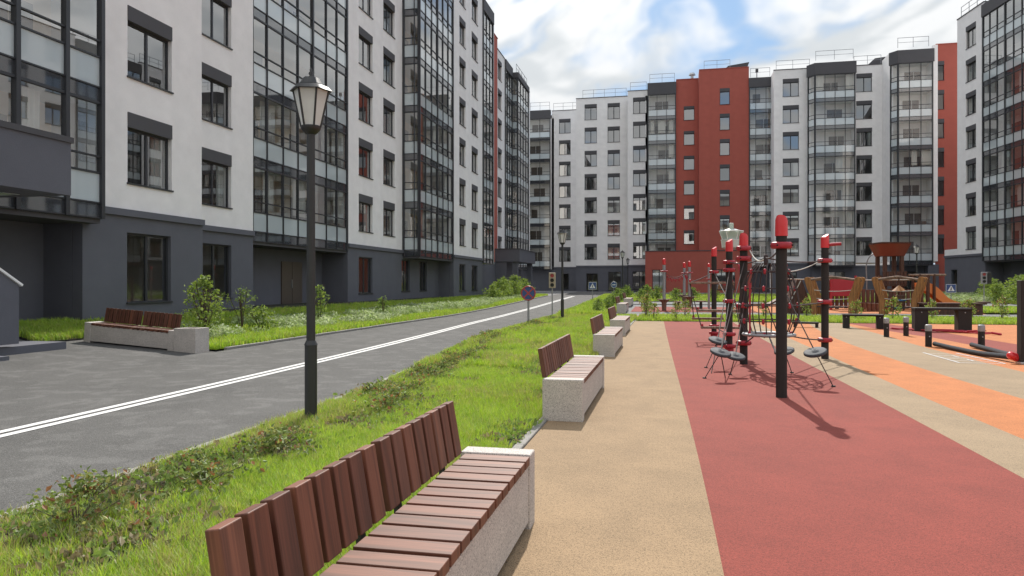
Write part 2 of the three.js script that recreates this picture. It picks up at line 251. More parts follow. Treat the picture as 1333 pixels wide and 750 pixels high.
// ================= THE HOUSES =================
// A face of a house: origin (t, s), turned by phi; u runs to the right as seen from outside, n outward.
const FACE = (b, t, s, phi) => ({ b, x: t - b.position.x, z: -s - b.position.z, phi });
const fpos = (f, u, y, n) => [f.x + u * Math.cos(f.phi) + n * Math.sin(f.phi), y - f.b.position.y, f.z - u * Math.sin(f.phi) + n * Math.cos(f.phi)];
function fpart(name, geo, mat, f, u = 0, y = 0, n = 0) { return part(name, geo, mat, f.b, ...fpos(f, u, y, n), f.phi); }
function fbox(name, mat, f, u0, u1, y0, y1, n0, n1) { return fpart(name, boxG(u1 - u0, y1 - y0, n1 - n0), mat, f, (u0 + u1) / 2, (y0 + y1) / 2, (n0 + n1) / 2); }
function wall(f, mat, u0, u1, y0, y1, holes, thick = 0.3, name = 'wall') {
  const s = new THREE.Shape([[u0, y0], [u1, y0], [u1, y1], [u0, y1]].map(p => new THREE.Vector2(...p)));
  for (const [a, b, c, d] of holes) s.holes.push(new THREE.Path([[a, c], [a, d], [b, d], [b, c]].map(p => new THREE.Vector2(...p))));
  const g = new THREE.ExtrudeGeometry(s, { depth: thick, bevelEnabled: false }); g.translate(0, 0, -thick); uvMetres(g);
  fpart(name, g, mat, f);
  if (holes.length) { // rooms behind the openings: back wall, side walls and a floor between the storeys
    const tops = [...new Set(holes.map(h => r3(h[3])))], lo = Math.min(...holes.map(h => h[2])) - 0.85, hi = Math.max(...tops) + 0.35, D = 4.2, e = thick + 0.004, gs = [];
    const p0 = u0 + Math.max(0.02, Math.min(0.36, Math.min(...holes.map(h => h[0])) - u0 - 0.08)), p1 = u1 - Math.max(0.02, Math.min(0.36, u1 - Math.max(...holes.map(h => h[1])) - 0.08));
    gs.push(bx(p0, p1, lo, hi, -D - 0.08, -D), bx(p0, p0 + 0.06, lo, hi, -D, -e), bx(p1 - 0.06, p1, lo, hi, -D, -e), bx(p0 + 0.06, p1 - 0.06, lo, lo + 0.12, -D, -e));
    for (const t of tops) gs.push(bx(p0 + 0.06, p1 - 0.06, t + 0.2, t + 0.34, -D, -e));
    fpart('room_shell', merge(gs), M.inside, f);
  }
}
const rw = mulberry(77);
const frameG = (w, h, n) => memo(`wf${r3(w)},${r3(h)},${n}`, () => { const k = 0.06, gs = [bx(0, w, 0, k, -0.04, 0.03), bx(0, w, h - k, h, -0.04, 0.03), bx(0, k, k, h - k, -0.04, 0.03), bx(w - k, w, k, h - k, -0.04, 0.03)]; for (let i = 1; i < n; i++) gs.push(bx(w * i / n - 0.045, w * i / n + 0.045, k, h - k, -0.035, 0.028)); return merge(gs); });
const curtG = (w, h) => memo(`cu${r3(w)},${r3(h)}`, () => { const g = new THREE.PlaneGeometry(w, h, 16, 1), p = g.attributes.position; for (let i = 0; i < p.count; i++) p.setZ(i, 0.035 * Math.sin(p.getX(i) * 38)); g.computeVertexNormals(); return g; });
function windowAt(f, u0, u1, y0, y1, o = {}) {
  const { header = 0.42, n = 2, cur = -1, headMat = M.header, depth = 0.16, pane = M.winGlass } = o, w = u1 - u0, h = y1 - y0 - header;
  const g = grp('window', f.b, ...fpos(f, u0, y0, 0), f.phi);
  part('frame', frameG(w, h, n), M.frame, g, 0, 0, -depth);
  const pw = w / n; for (let i = 0; i < n; i++) part('pane', planeG(pw - 0.1, h - 0.12), pane, g, pw * (i + 0.5), h / 2, -depth);
  if (header) part('header_panel', boxG(w, header, 0.2), headMat, g, w / 2, h + header / 2, -0.08);
  part('sill', boxG(w + 0.06, 0.045, 0.28), M.frame, g, w / 2, 0.012, -0.09);
  const c = cur >= 0 ? cur : rw();
  if (c === 9) part('curtain', curtG(w - 0.1, h - 0.1), M.redCurtain, g, w / 2, h / 2, -depth - 0.12);
  else if (c > 0.42) { const k = c > 0.8 ? 0.9 : 0.32; part('curtain', curtG(w * k, h - 0.1), M.curtain, g, c > 0.6 ? w * k / 2 : w - w * k / 2, h / 2, -depth - 0.14); if (k < 0.5 && c > 0.55) part('curtain', curtG(w * 0.22, h - 0.1), M.curtain, g, c > 0.6 ? w * 0.88 : w * 0.12, h / 2, -depth - 0.14); }
  return g;
}
const ROWS = 7, WB = 4.42, WT = 6.44, LB = 3.3;
const range = n => [...Array(n).keys()];
// wall with columns of windows; cols: [u0, u1]
function windowWall(f, mat, u0, u1, y0, y1, cols, dy, o = {}) {
  const rows = o.rows || range(ROWS), b = o.b ?? WB, t = o.t ?? WT, holes = [];
  for (const [a, c] of cols) for (const k of rows) holes.push([a, c, b + dy + 3 * k, t + dy + 3 * k]);
  for (const h of o.extra || []) holes.push(h);
  wall(f, mat, u0, u1, y0, y1, holes);
  cols.forEach(([a, c], ci) => { for (const k of rows) windowAt(f, a, c, b + dy + 3 * k, t + dy + 3 * k, Object.assign({}, o.win, o.cur ? { cur: o.cur(ci, k) } : {})); });
}
function plinth(f, u0, u1, y0, y1, holes = []) {
  wall(f, M.plinth, u0, u1, y0, y1, holes.map(h => h.slice(0, 4)), 0.3, 'plinth_wall');
  for (const h of holes) windowAt(f, h[0], h[1], h[2], h[3], { header: 0, n: h[4] || 2, depth: 0.14, pane: M.clearGlass, cur: 0 });
  fbox('ledge', M.plinth, f, u0, u1, y1 - 0.16, y1 + 0.03, -0.28, 0.09);
}
// a glazed stack of loggias; faces: [{x, z, phi, us, thick:[indices of thick posts]}] in the stack's own frame
const BAND = 0.4, FR0 = 0.43, FR1 = 1.16, R1 = 1.22, R2 = 1.58, R3 = 1.64;
const latticeG = (us, rows, thick, H3) => memo('la' + us.map(r3).join() + '|' + rows + '|' + thick.join() + H3, () => {
  const gs = [], top = rows * H3, w0 = us[0], w1 = us[us.length - 1];
  us.forEach((u, i) => { const e = i === 0 || i === us.length - 1, w = thick.includes(i) ? 0.06 : e ? 0.045 : 0.024; const a = i === 0 ? u : i === us.length - 1 ? u - 2 * w : u - w; gs.push(bx(a, a + 2 * w, 0, top, -0.1, thick.includes(i) || e ? 0.05 : 0.03)); });
  for (let k = 0; k < rows; k++) for (const [a, b] of [[BAND - 0.012, FR0 - 0.002], [FR1 + 0.005, R1 - 0.01], [R2 + 0.01, R3 - 0.008], [H3 - 0.035, H3], [0, 0.035]]) gs.push(bx(w0 + 0.01, w1 - 0.01, k * H3 + a, k * H3 + b, -0.08, 0.012));
  return merge(gs);
});
function loggia(f, u, y0, rows, faces, o = {}) {
  const { depth = 1.4, backMat = M.loggiaWall, head = 1, headMat = M.header, fw = null, seed = 1, sides = [1, 1], doors = true, clutter = 0.4, open = false, glass = M.glass } = o;
  const g = grp('glazed_loggia', f.b, ...fpos(f, u, y0, 0), f.phi), rr = mulberry(seed), H3 = 3;
  for (const q of faces) {
    const { x = 0, z = 0, phi = 0, us, thick = [] } = q, c = Math.cos(phi), s = Math.sin(phi), W = us[us.length - 1] - us[0];
    const at = (uu, n) => [x + uu * c + n * s, z - uu * s + n * c];
    const add = (name, geo, mat, uu, y, n) => { const [px, pz] = at(uu, n); return part(name, geo, mat, g, px, y, pz, phi); };
    add('lattice_frame', latticeG(us, rows, thick, H3), M.frame, 0, 0, 0);
    for (let k = 0; k < rows; k++) {
      add('slab_band', boxG(W - 0.1, BAND - 0.05, 0.05), M.band, (us[0] + us[us.length - 1]) / 2, k * H3 + BAND / 2, -0.045);
      for (let i = 0; i + 1 < us.length; i++) {
        const w = us[i + 1] - us[i] - 0.045, m = (us[i] + us[i + 1]) / 2;
        add('frosted_panel', boxG(w, FR1 - FR0, 0.02), M.frost, m, k * H3 + (FR0 + FR1) / 2, -0.035);
        if (!open) { add('pane', planeG(w, R2 - R1), glass, m, k * H3 + (R1 + R2) / 2, -0.03); add('pane', planeG(w, H3 - 0.05 - R3), glass, m, k * H3 + (R3 + H3 - 0.05) / 2, -0.03); }
      }
    }
  }
  const W = fw ?? faces[0].us[faces[0].us.length - 1], x0 = o.x0 ?? 0, top = rows * H3;
  pbox('back_wall', backMat, g, x0 - 0.3, W + 0.3, -0.02, top + 0.3, -depth - 0.2, -depth);
  if (sides[0]) pbox('side_wall', M.loggiaWhite, g, x0 + 0.0, x0 + 0.12, 0, top, -depth, -0.12);
  if (sides[1]) pbox('side_wall', M.loggiaWhite, g, W - 0.12, W - 0.0, 0, top, -depth, -0.12);
  const fd = o.floorZ ?? -0.11;
  for (let k = 0; k <= rows; k++) pbox('floor_slab', M.slab, g, x0 + 0.13, W - 0.13, k * H3 + 0.02, k * H3 + 0.3, -depth + 0.005, fd);
  if (doors) for (let k = 0; k < rows; k++) {
    const n = W - x0 > 5 ? 2 : 1;
    for (let i = 0; i < n; i++) { const cx = x0 + (W - x0) * (i + 0.35 + 0.2 * rr()) / n; pbox('balcony_door', M.door, g, cx - 0.42, cx + 0.42, k * H3 + 0.3, k * H3 + 2.45, -depth + 0.002, -depth + 0.05); if (rr() < 0.8) pbox('balcony_window', M.door, g, cx + 0.5, cx + 1.15, k * H3 + 1.05, k * H3 + 2.45, -depth + 0.002, -depth + 0.05); }
  }
  if (clutter) { const q = faces[0].us; for (let k = 0; k < rows; k++) for (let i = 0; i + 1 < q.length; i++) { const v = rr(), w = q[i + 1] - q[i]; if (v < clutter * 0.4) part('curtain', curtG(w * (0.4 + 0.5 * rr()), 1.55), M.curtain, g, (q[i] + q[i + 1]) / 2, k * H3 + 2.15, -0.28 - 0.1 * rr()); else if (v > 1 - clutter * 0.25) { const h = 0.5 + 0.9 * rr(); pbox('cupboard', rr() < 0.5 ? M.loggiaWhite : M.plank, g, q[i] + w * 0.2, q[i] + w * 0.75, k * H3 + 0.3, k * H3 + 0.3 + h, -depth + 0.06, -depth + 0.5); } } }
  if (head) for (const q of faces) { const { x = 0, z = 0, phi = 0, us } = q, c = Math.cos(phi), s = Math.sin(phi), e = 0.1, a = us[0], b = us[us.length - 1]; const m = (a + b) / 2, n = -0.15; part('fascia', boxG(b - a + (faces.length > 1 ? 0.18 : 0.04), head, 0.5), headMat, g, x + m * c + n * s, top + head / 2 + 0.002, z - m * s + n * c, phi); }
  pbox('roof_slab', M.roofing, g, x0 + 0.1, W - 0.1, top + head - 0.2, top + head - 0.05, -depth, -0.3);
  return g;
}
const lin = (a, b, n) => range(n + 1).map(i => mix(a, b, i / n));
// roof railing along a face
const railG = (L, h) => memo(`rl${r3(L)},${h}`, () => { const gs = [bx(0, L, h - 0.04, h, -0.02, 0.02), bx(0, L, h * 0.5, h * 0.5 + 0.03, -0.015, 0.015)]; const n = Math.max(1, Math.round(L / 1.6)); for (let i = 0; i <= n; i++) { const u = mix(0.02, L - 0.02, i / n); gs.push(bx(u - 0.02, u + 0.02, 0, h, -0.02, 0.02)); } return merge(gs); });
function railing(f, u0, u1, y, n, h = 1.0) { fpart('roof_railing', railG(u1 - u0, h), M.rail, f, u0, y, n); }
function coping(f, mat, u0, u1, y) { fbox('coping', mat, f, u0 - 0.03, u1 + 0.03, y, y + 0.08, -0.36, 0.05); }

// ---------- the house along the left of the road ----------
{
  const b = thing('apartment_building', 'white and graphite apartment house with glazed loggias along the left of the road', 'building', [-16, 0.5, -40]);
  const F = t => FACE(b, t, 0, Math.PI / 2), RT = 25.3, PT = 3.66;
  // nearest stairwell: loggias over the porch, two wall sections with windows
  loggia(F(-14.43), 9.7, LB, ROWS, [{ us: [0, 1.4, 2.8, 4.23, 5.63, 6.84], thick: [0, 3, 4, 5] }], { depth: 1.5, seed: 3, doors: true });
  windowWall(F(-14.84), M.white, 16.54, 21.25, PT, RT, [[17.9, 19.78]], 0);
  plinth(F(-14.84), 16.28, 21.3, 0.2, PT, [[17.88, 19.74, 1.05, 3.05]]);
  fbox('wall', M.plinth, FACE(b, -14.84, 16.28, 0), -1.2, -0.31, 0.2, LB, -0.3, 0);                 // side of the recess under the loggias
  fbox('plinth_wall', M.plinth, F(-16.04), 8, 16.3, 0.2, LB, -0.3, 0);
  fbox('soffit', M.header, F(-14.5), 9.7, 16.5, LB - 0.12, LB - 0.002, -1.7, 0);
  fbox('wall', M.white, FACE(b, -14.84, 21.25, 0), -1.6, -0.3, PT, RT, 0, 0.3);
  windowWall(F(-16.1), M.white, 21.25, 26.33, PT, RT, [[22.9, 24.85]], 0);
  plinth(F(-16.1), 21.3, 26.33, 0.2, PT, [[22.95, 24.85, 1.05, 3.05]]);
  // wide flush loggia stack
  loggia(F(-16.2), 26.35, LB, ROWS, [{ us: [0, 1.2, 2.5, 3.8, 5.18, 6.58, 7.74, 8.96], thick: [0, 4, 7] }], { depth: 1.5, seed: 4 });
  fbox('plinth_wall', M.plinth, F(-17.65), 26.0, 35.6, 0.2, LB, -0.3, 0);
  fbox('soffit', M.header, F(-16.25), 26.35, 35.3, LB - 0.12, LB - 0.002, -1.5, 0);
  fbox('wall', M.plinth, FACE(b, -16.2, 35.37, 0), -1.5, -0.31, 0.2, LB, -0.3, 0);
  fbox('wall', M.plinth, FACE(b, -16.2, 26.3, 0), -1.5, -0.31, 0.2, LB, 0, 0.3);
  { const g = grp('entrance_door', b, ...fpos(F(-17.65), 31.2, 0.55, 0), Math.PI / 2); part('door_leaf', boxG(0.95, 2.1, 0.06), M.door, g, 0.48, 1.05, 0.03); part('door_leaf', boxG(0.95, 2.1, 0.06), M.door, g, 1.46, 1.05, 0.03); part('handle', boxG(0.03, 0.4, 0.05), M.steel, g, 0.88, 1.05, 0.09); }
  windowWall(F(-16.2), M.white, 35.33, 43.3, PT, RT, [[36.73, 38.6], [40.2, 42.0]], 0);
  plinth(F(-16.2), 35.35, 50.8, 0.2, PT, [[36.73, 38.6, 1.05, 3.05], [43.2, 44.7, 1.1, 3.1], [46.6, 48.1, 1.1, 3.1]]);
  // projecting glazed bay
  loggia(F(-15.1), 43.38, LB, ROWS, [{ us: lin(0, 7.34, 6), thick: [0, 3, 6] }, { x: 0, z: -1.1, phi: -Math.PI / 2, us: [0, 0.76, 1.1].map(v => v), thick: [0, 2] }], { depth: 1.9, seed: 5, sides: [0, 1], fw: 7.34, doors: true });
  fbox('soffit', M.header, F(-15.12), 43.4, 50.7, LB - 0.12, LB - 0.002, -1.05, 0);
  windowWall(F(-15.07), M.white, 50.72, 59.08, PT, RT, [[52.2, 53.85], [55.67, 57.5]], 0);
  plinth(F(-15.07), 50.72, 59.08, 0.2, PT, [[52.2, 53.85, 1.05, 3.05], [55.67, 57.5, 1.05, 3.05]]);
  fbox('plinth_wall', M.plinth, FACE(b, -15.07, 50.72, 0), -1.2, -0.31, 0.2, LB, -0.3, 0);
  loggia(F(-15.0), 59.08, LB, ROWS, [{ us: lin(0, 3.55, 3), thick: [0, 3] }], { depth: 1.4, seed: 6 });
  fbox('plinth_wall', M.plinth, F(-16.1), 59.1, 62.69, 0.2, LB, -0.3, 0);
  // red stair tower, then the farther stairwell
  fbox('red_wall', M.red, F(-16.2), 62.7, 69.4, PT, 25.35, -0.35, 0); fbox('plinth_wall', M.plinth, F(-16.18), 62.7, 69.4, 0.2, PT, -0.35, 0);
  fbox('wall', M.white, FACE(b, -15.0, 62.65, 0), -1.3, 0, LB, RT, -0.3, 0);
  windowWall(F(-16.86), M.white, 69.4, 75.6, PT, RT, [[72.4, 74.15]], 0);
  plinth(F(-16.86), 69.4, 79.3, 0.2, PT, []);
  loggia(F(-16.8), 75.62, LB, ROWS, [{ us: lin(0, 3.5, 3), thick: [0, 3] }], { depth: 1.4, seed: 7 });
  loggia(F(-16.2), 79.3, LB, 7, [{ us: lin(0, 6.4, 4), thick: [0, 4] }, { x: 0, z: -0.7, phi: -Math.PI / 2, us: [0, 0.7], thick: [] }], { depth: 1.4, seed: 8, head: 0.6, sides: [0, 1], fw: 6.4 });
  fbox('wall', M.white, F(-16.15), 85.72, 86.3, PT, 24.6, -0.4, 0);
  fbox('plinth_wall', M.plinth, F(-17.2), 79.3, 87, 0.2, LB, -0.3, 0);
  // roofs
  for (const [u0, u1, t] of [[16.5, 21.3, -14.9], [21.3, 26.4, -16.2], [26.3, 35.4, -16.3], [35.3, 43.4, -16.3], [43.4, 50.8, -15.4], [50.7, 62.7, -15.2], [62.7, 75.7, -17.1], [75.6, 86.3, -17.0], [9.7, 16.5, -15]]) fbox('roof_deck', M.roofing, F(t), u0, u1, 24.7, 24.9, -14, -0.31);
  for (const [u0, u1, t] of [[16.5, 21.3, -14.84], [21.3, 26.4, -16.1], [35.3, 43.3, -16.2], [50.7, 59.1, -15.07], [69.4, 75.6, -16.86]]) coping(F(t), M.header, u0, u1, RT);
  coping(F(-16.2), M.red, 62.7, 69.4, 25.36);
  railing(F(-16.4), 79.4, 85.6, 24.9, 0);
  fbox('gable_wall', M.white, FACE(b, -16.5, 9.4, 0), -13, 0.4, 0.2, 25.1, -0.3, 0);
  fbox('rear_wall', M.white, F(-29), 9.4, 86.3, 0.2, 25.0, -0.3, 0);
  // porch of the nearest stairwell
  const porch = grp('porch', b, ...fpos(F(-12.5), 4.0, 0, 0), Math.PI / 2);
  pbox('canopy', M.plinth, porch, 0, 9.4, 3.5, 4.62, -3.4, 0);
  pbox('canopy_edge', M.header, porch, -0.04, 9.44, 4.62, 4.74, -3.4, 0.04);
  pbox('porch_wall', M.plinth, porch, 6.0, 8.05, 0, 3.498, -1.0, -0.5);
  pbox('soffit_light', M.frost, porch, 8.6, 9.0, 3.49, 3.499, -1.6, -0.9);
  // porch of the farther stairwell
  const p2 = grp('porch', b, ...fpos(F(-13.8), 68.4, 0, 0), Math.PI / 2);
  pbox('canopy', M.plinth, p2, 0, 8.4, 3.7, 4.85, -2.9, 0); pbox('canopy_edge', M.header, p2, -0.04, 8.44, 4.85, 4.96, -2.9, 0.04);
  pbox('porch_wall', M.plinth, p2, 0.1, 3.2, 0.2, 3.698, -2.6, -1.3); pbox('porch_post', M.plinth, p2, 0.25, 0.75, 0.2, 3.698, -0.75, -0.25); pbox('porch_post', M.plinth, p2, 7.6, 8.1, 0.2, 3.698, -0.75, -0.25);
}
// steps and handrail before the nearest porch
{
  const st = thing('porch_steps', 'dark stone landing and step before the nearest porch', 'steps', [-13.9, 0.12, -10.5]);
  pbox('landing', M.plinth, st, -2.2, 0.95, -0.3, 0.22, -3.25, 4); pbox('upper_step', M.plinth, st, -2.2, -0.1, 0.22, 0.38, -2.2, 4); pbox('lower_step', M.plinth, st, 0.95, 1.5, -0.3, 0.1, -1.3, 4);
  const hr = thing('parapet', 'dark porch parapet with pale sloping coping above the steps', 'parapet', [-13.1, 0.4, -12.45]);
  const sh = new THREE.Shape([[0, 0], [0, 1.17], [-1.0, 1.79], [-3.4, 1.79], [-3.4, 0]].map(p => new THREE.Vector2(...p)));
  const pg = new THREE.ExtrudeGeometry(sh, { depth: 0.25, bevelEnabled: false }); pg.rotateY(Math.PI / 2); part('wall', uvMetres(pg), M.plinth, hr);
  const cp = part('coping', rboxG(0.33, 0.05, 1.25, 0.01), M.signWhite, hr, 0.125, 1.17 + 0.335, 0.47); cp.rotation.x = -Math.atan2(0.62, 1);
}

// ---------- the far house across the yard ----------
{
  const b = thing('apartment_building', 'white, graphite and brick red stepped apartment house closing the yard', 'building', [5, 0.5, -95]);
  const F = s => FACE(b, 0, s, 0), D = 0.28, PT = 3.9, L0 = LB + D;
  const cur = (c, k) => (0.75 * hash(c * 7 + 3, k * 5 + 1, 8));
  // corner loggias
  loggia(F(101), -20.5, L0, 7, [{ us: [0, 1.5, 3.0, 4.5], thick: [3] }], { depth: 1.3, seed: 21, backMat: M.loggiaWhite, glass: M.clearGlass, head: 1.2 });
  windowWall(F(102.3), M.white, -16.0, -11.5, PT, 25.9, [[-14.98, -13.35]], D, { cur });
  windowWall(F(94.64), M.white, -11.63, -4.9, PT, 25.5, [[-10.53, -8.95], [-7.57, -6.01]], D, { cur: (c, k) => c === 1 && k < 2 ? 9 : k > 2 ? 0 : 0.62 * hash(c, k, 9) });
  windowWall(F(92.4), M.white, -4.91, -2.4, PT, 25.55, [[-4.25, -2.62]], D, { cur: (c, k) => k > 1 ? 0 : 0.7 * hash(c, k, 10) });
  loggia(F(91), -2.43, L0, 7, [{ us: lin(0, 3.39, 3), thick: [0, 3] }], { depth: 1.4, seed: 22, backMat: M.loggiaWhite, glass: M.clearGlass, head: 1.45 });
  windowWall(F(91.2), M.red, 0.96, 3.67, 3, 26.3, [[1.87, 3.13]], 0, { rows: range(6), b: 6.35, t: 8.05, win: { header: 0.32, n: 1 }, cur: (c, k) => k === 0 ? 0.7 : 0 });
  windowWall(F(90), M.red, 3.62, 9.3, 3, 27.0, [[6.0, 7.14]], 0, { rows: range(6), b: 7.75, t: 9.68, win: { header: 0.4, n: 1 }, cur: (c, k) => k < 1 ? 0.7 : 0 });
  loggia(F(89.9), 9.3, L0, 7, [{ us: [0, 0.75, 1.9, 2.62], thick: [0, 3] }], { depth: 1.2, seed: 23, backMat: M.loggiaWhite, glass: M.clearGlass, head: 1.1 });
  windowWall(F(87.5), M.white, 11.75, 15.7, PT, 25.75, [[12.7, 14.42]], D, { cur: (c, k) => k > 3 ? 0 : 0.3 + 0.4 * hash(c, k, 11) });
  loggia(F(86), 15.85, L0, 7, [{ us: lin(0, 4.15, 4), thick: [4] }, { x: -0.6, z: -0.85, phi: -0.95, us: [0, 1.03], thick: [] }], { depth: 1.7, seed: 24, backMat: M.loggiaWhite, glass: M.clearGlass, head: 1.3, sides: [0, 1], fw: 4.15, floorZ: -0.12 });
  windowWall(F(87), M.white, 20.02, 23.4, PT, 25.6, [[20.3, 21.92]], D, { cur: (c, k) => k > 5 ? 0 : 0.25 + 0.45 * hash(c, k, 12) });
  fbox('wall', M.white, FACE(b, 22.95, 0, -Math.PI / 2), -87, -84.1, PT, 26.0, -0.3, 0);
  loggia(F(83.3), 23.5, L0, 7, [{ us: [0, 1.1, 2.2, 3.35], thick: [3] }, { x: -0.55, z: -0.75, phi: -0.94, us: [0, 0.93], thick: [] }], { depth: 1.7, seed: 25, backMat: M.loggiaWhite, glass: M.clearGlass, head: 1.35, sides: [0, 1], fw: 3.35 });
  fbox('wall', M.white, F(83.3), 26.86, 27.28, PT, 26.3, -0.5, 0);
  windowWall(F(83.8), M.red, 27.28, 36, 0.4, 26.45, [[27.34, 28.05]], D, { win: { n: 1, pane: M.clearGlass }, cur: () => 0 });
  // plinth
  plinth(F(102.3), -22, -11.6, 0.3, PT - 0.01, [[-14.6, -13.6, 0.8, 3.0, 1]]);
  plinth(F(94.64), -11.63, -4.9, 0.3, PT - 0.01, [[-10.3, -8.8, 0.7, 2.9], [-7.5, -5.9, 0.7, 3.1]]);
  plinth(F(92.4), -4.91, -2.4, 0.3, PT - 0.01, [[-4.3, -2.6, 0.9, 3.1]]);
  plinth(F(90.5), 9, 11.7, 0.3, L0, []); plinth(F(87.5), 11.6, 15.8, 0.3, PT - 0.01, [[12.9, 14.2, 0.8, 2.9]]);
  plinth(F(87.2), 15.7, 23.2, 0.3, L0, [[17.2, 19.2, 0.7, 2.9]]); plinth(F(84.8), 22.9, 27.4, 0.3, L0, [[24.2, 25.8, 0.7, 2.9]]);
  fbox('soffit', M.header, F(86.05), 15.9, 20, L0 - 0.1, L0 - 0.002, -1.2, 0); fbox('soffit', M.header, F(83.35), 23.5, 26.8, L0 - 0.1, L0 - 0.002, -1.5, 0);
  fbox('plinth_pier', M.plinth, F(83.3), 26.4, 27.4, 0.3, L0, -1.2, -0.05);
  // red annexe before the stair tower
  wall(F(86), M.red, -2.56, 9.2, 0.3, 5.3, [[-1.75, -0.2, 1.0, 3.2], [5.2, 7.4, 0.9, 3.2]]);
  windowAt(F(86), -1.75, -0.2, 1.0, 3.2, { header: 0, n: 2, cur: 0.9 }); windowAt(F(86), 5.2, 7.4, 0.9, 3.2, { header: 0, n: 3, cur: 0 });
  fbox('annexe_roof', M.roofing, F(86), -2.4, 9.2, 4.95, 5.1, -5, -0.31); coping(F(86), M.header, -2.56, 9.2, 5.3);
  fbox('red_wall', M.red, FACE(b, 9.2, 0, Math.PI / 2), 86.31, 90, 0.3, 5.3, -0.3, 0); fbox('red_wall', M.red, FACE(b, -2.56, 0, -Math.PI / 2), -92, -86.31, 0.3, 5.3, -0.3, 0);
  // side walls of the steps
  fbox('wall', M.white, FACE(b, -11.63, 0, -Math.PI / 2), -102.3, -94.95, 0.4, 25.5, -0.3, 0);
  fbox('red_wall', M.red, FACE(b, 3.62, 0, -Math.PI / 2), -92, -90.31, 3, 27.0, -0.3, 0); fbox('red_wall', M.red, FACE(b, 9.3, 0, Math.PI / 2), 90.31, 98, 3, 27.0, -0.3, 0);
  fbox('wall', M.white, FACE(b, 11.75, 0, -Math.PI / 2), -91, -87.81, PT, 25.75, -0.3, 0);
  // roofs, copings, railings
  for (const [u0, u1, s, y] of [[-20.5, -11.6, 102.6, 25.2], [-11.63, -4.9, 94.95, 24.9], [-4.9, 1, 92.8, 24.9], [0.96, 3.7, 91.5, 25.6], [3.62, 9.3, 90.4, 26.4], [9.3, 11.8, 91.2, 24.9], [11.75, 20.1, 88, 25.1], [20.02, 23.4, 87.4, 25.0], [23.0, 36, 85, 25.2]]) fbox('roof_deck', M.roofing, F(s), u0 + 0.02, u1 - 0.02, y, y + 0.2, -13, 0);
  for (const [u0, u1, s, y] of [[-16, -11.7, 102.3, 25.9], [-11.63, -4.95, 94.64, 25.5], [-4.91, -2.45, 92.4, 25.55], [11.75, 15.7, 87.5, 25.75], [20.05, 23.4, 87, 25.6]]) coping(F(s), M.header, u0, u1, y);
  coping(F(91.2), M.red, 1.0, 3.6, 26.3); coping(F(90), M.red, 3.65, 9.27, 27.0); coping(F(83.8), M.red, 27.3, 36, 26.45);
  for (const [u0, u1, s, y, n] of [[-20.3, -16.2, 101, 26.0, -0.6], [-15.8, -11.7, 102.3, 25.98, -0.2], [-10.8, -5.2, 94.64, 25.58, -0.2], [-4.6, -2.6, 92.4, 25.63, -0.2], [-2.2, 0.8, 91, 26.2, -0.5], [4.2, 7.2, 90, 27.08, -0.3], [9.5, 11.7, 89.9, 25.9, -0.5], [12, 15.6, 87.5, 25.83, -0.2], [16, 19.9, 86, 26.3, -0.5], [20.1, 22.9, 87, 25.68, -0.2], [23.6, 26.6, 83.3, 26.35, -0.5]]) railing(F(s), u0, u1, y, n, 1.05);
  // roof gear
  const hood = grp('roof_vent', b, ...fpos(F(92.5), 2.9, 26.3, 0), 0); part('pipe', new THREE.CylinderGeometry(0.18, 0.18, 0.9, 12), M.steel, hood, 0, 0.45, 0); part('cowl', new THREE.CylinderGeometry(0.3, 0.42, 0.25, 12), M.steel, hood, 0, 0.95, 0);
  { const s = new THREE.Shape([[0, 0], [2.6, 0], [2.9, 0.75], [0.5, 0.45]].map(p => new THREE.Vector2(...p))), g = new THREE.ExtrudeGeometry(s, { depth: 2.5, bevelEnabled: false }); fpart('stair_hood', uvMetres(g), M.header, F(91.5), 6.5, 27.0, -1.5);
    const s2 = new THREE.Shape([[0, 0], [2.3, 0], [2.3, 1.2], [1.2, 1.1]].map(p => new THREE.Vector2(...p))), g2 = new THREE.ExtrudeGeometry(s2, { depth: 2.5, bevelEnabled: false }); fpart('stair_hood', uvMetres(g2), M.header, F(88.5), 21.4, 25.65, -2.5); }
  const vent = grp('roof_vent', b, ...fpos(F(91), 10.3, 25.9, 0), 0); part('pipe', new THREE.CylinderGeometry(0.06, 0.06, 0.8, 8), M.steel, vent, 0, 0.4, 0); part('cowl', boxG(0.3, 0.4, 0.3), M.header, vent, 0, 0.9, 0);
  fbox('rear_wall', M.white, F(116), -23, 36, 0.4, 25.2, -0.3, 0);
}

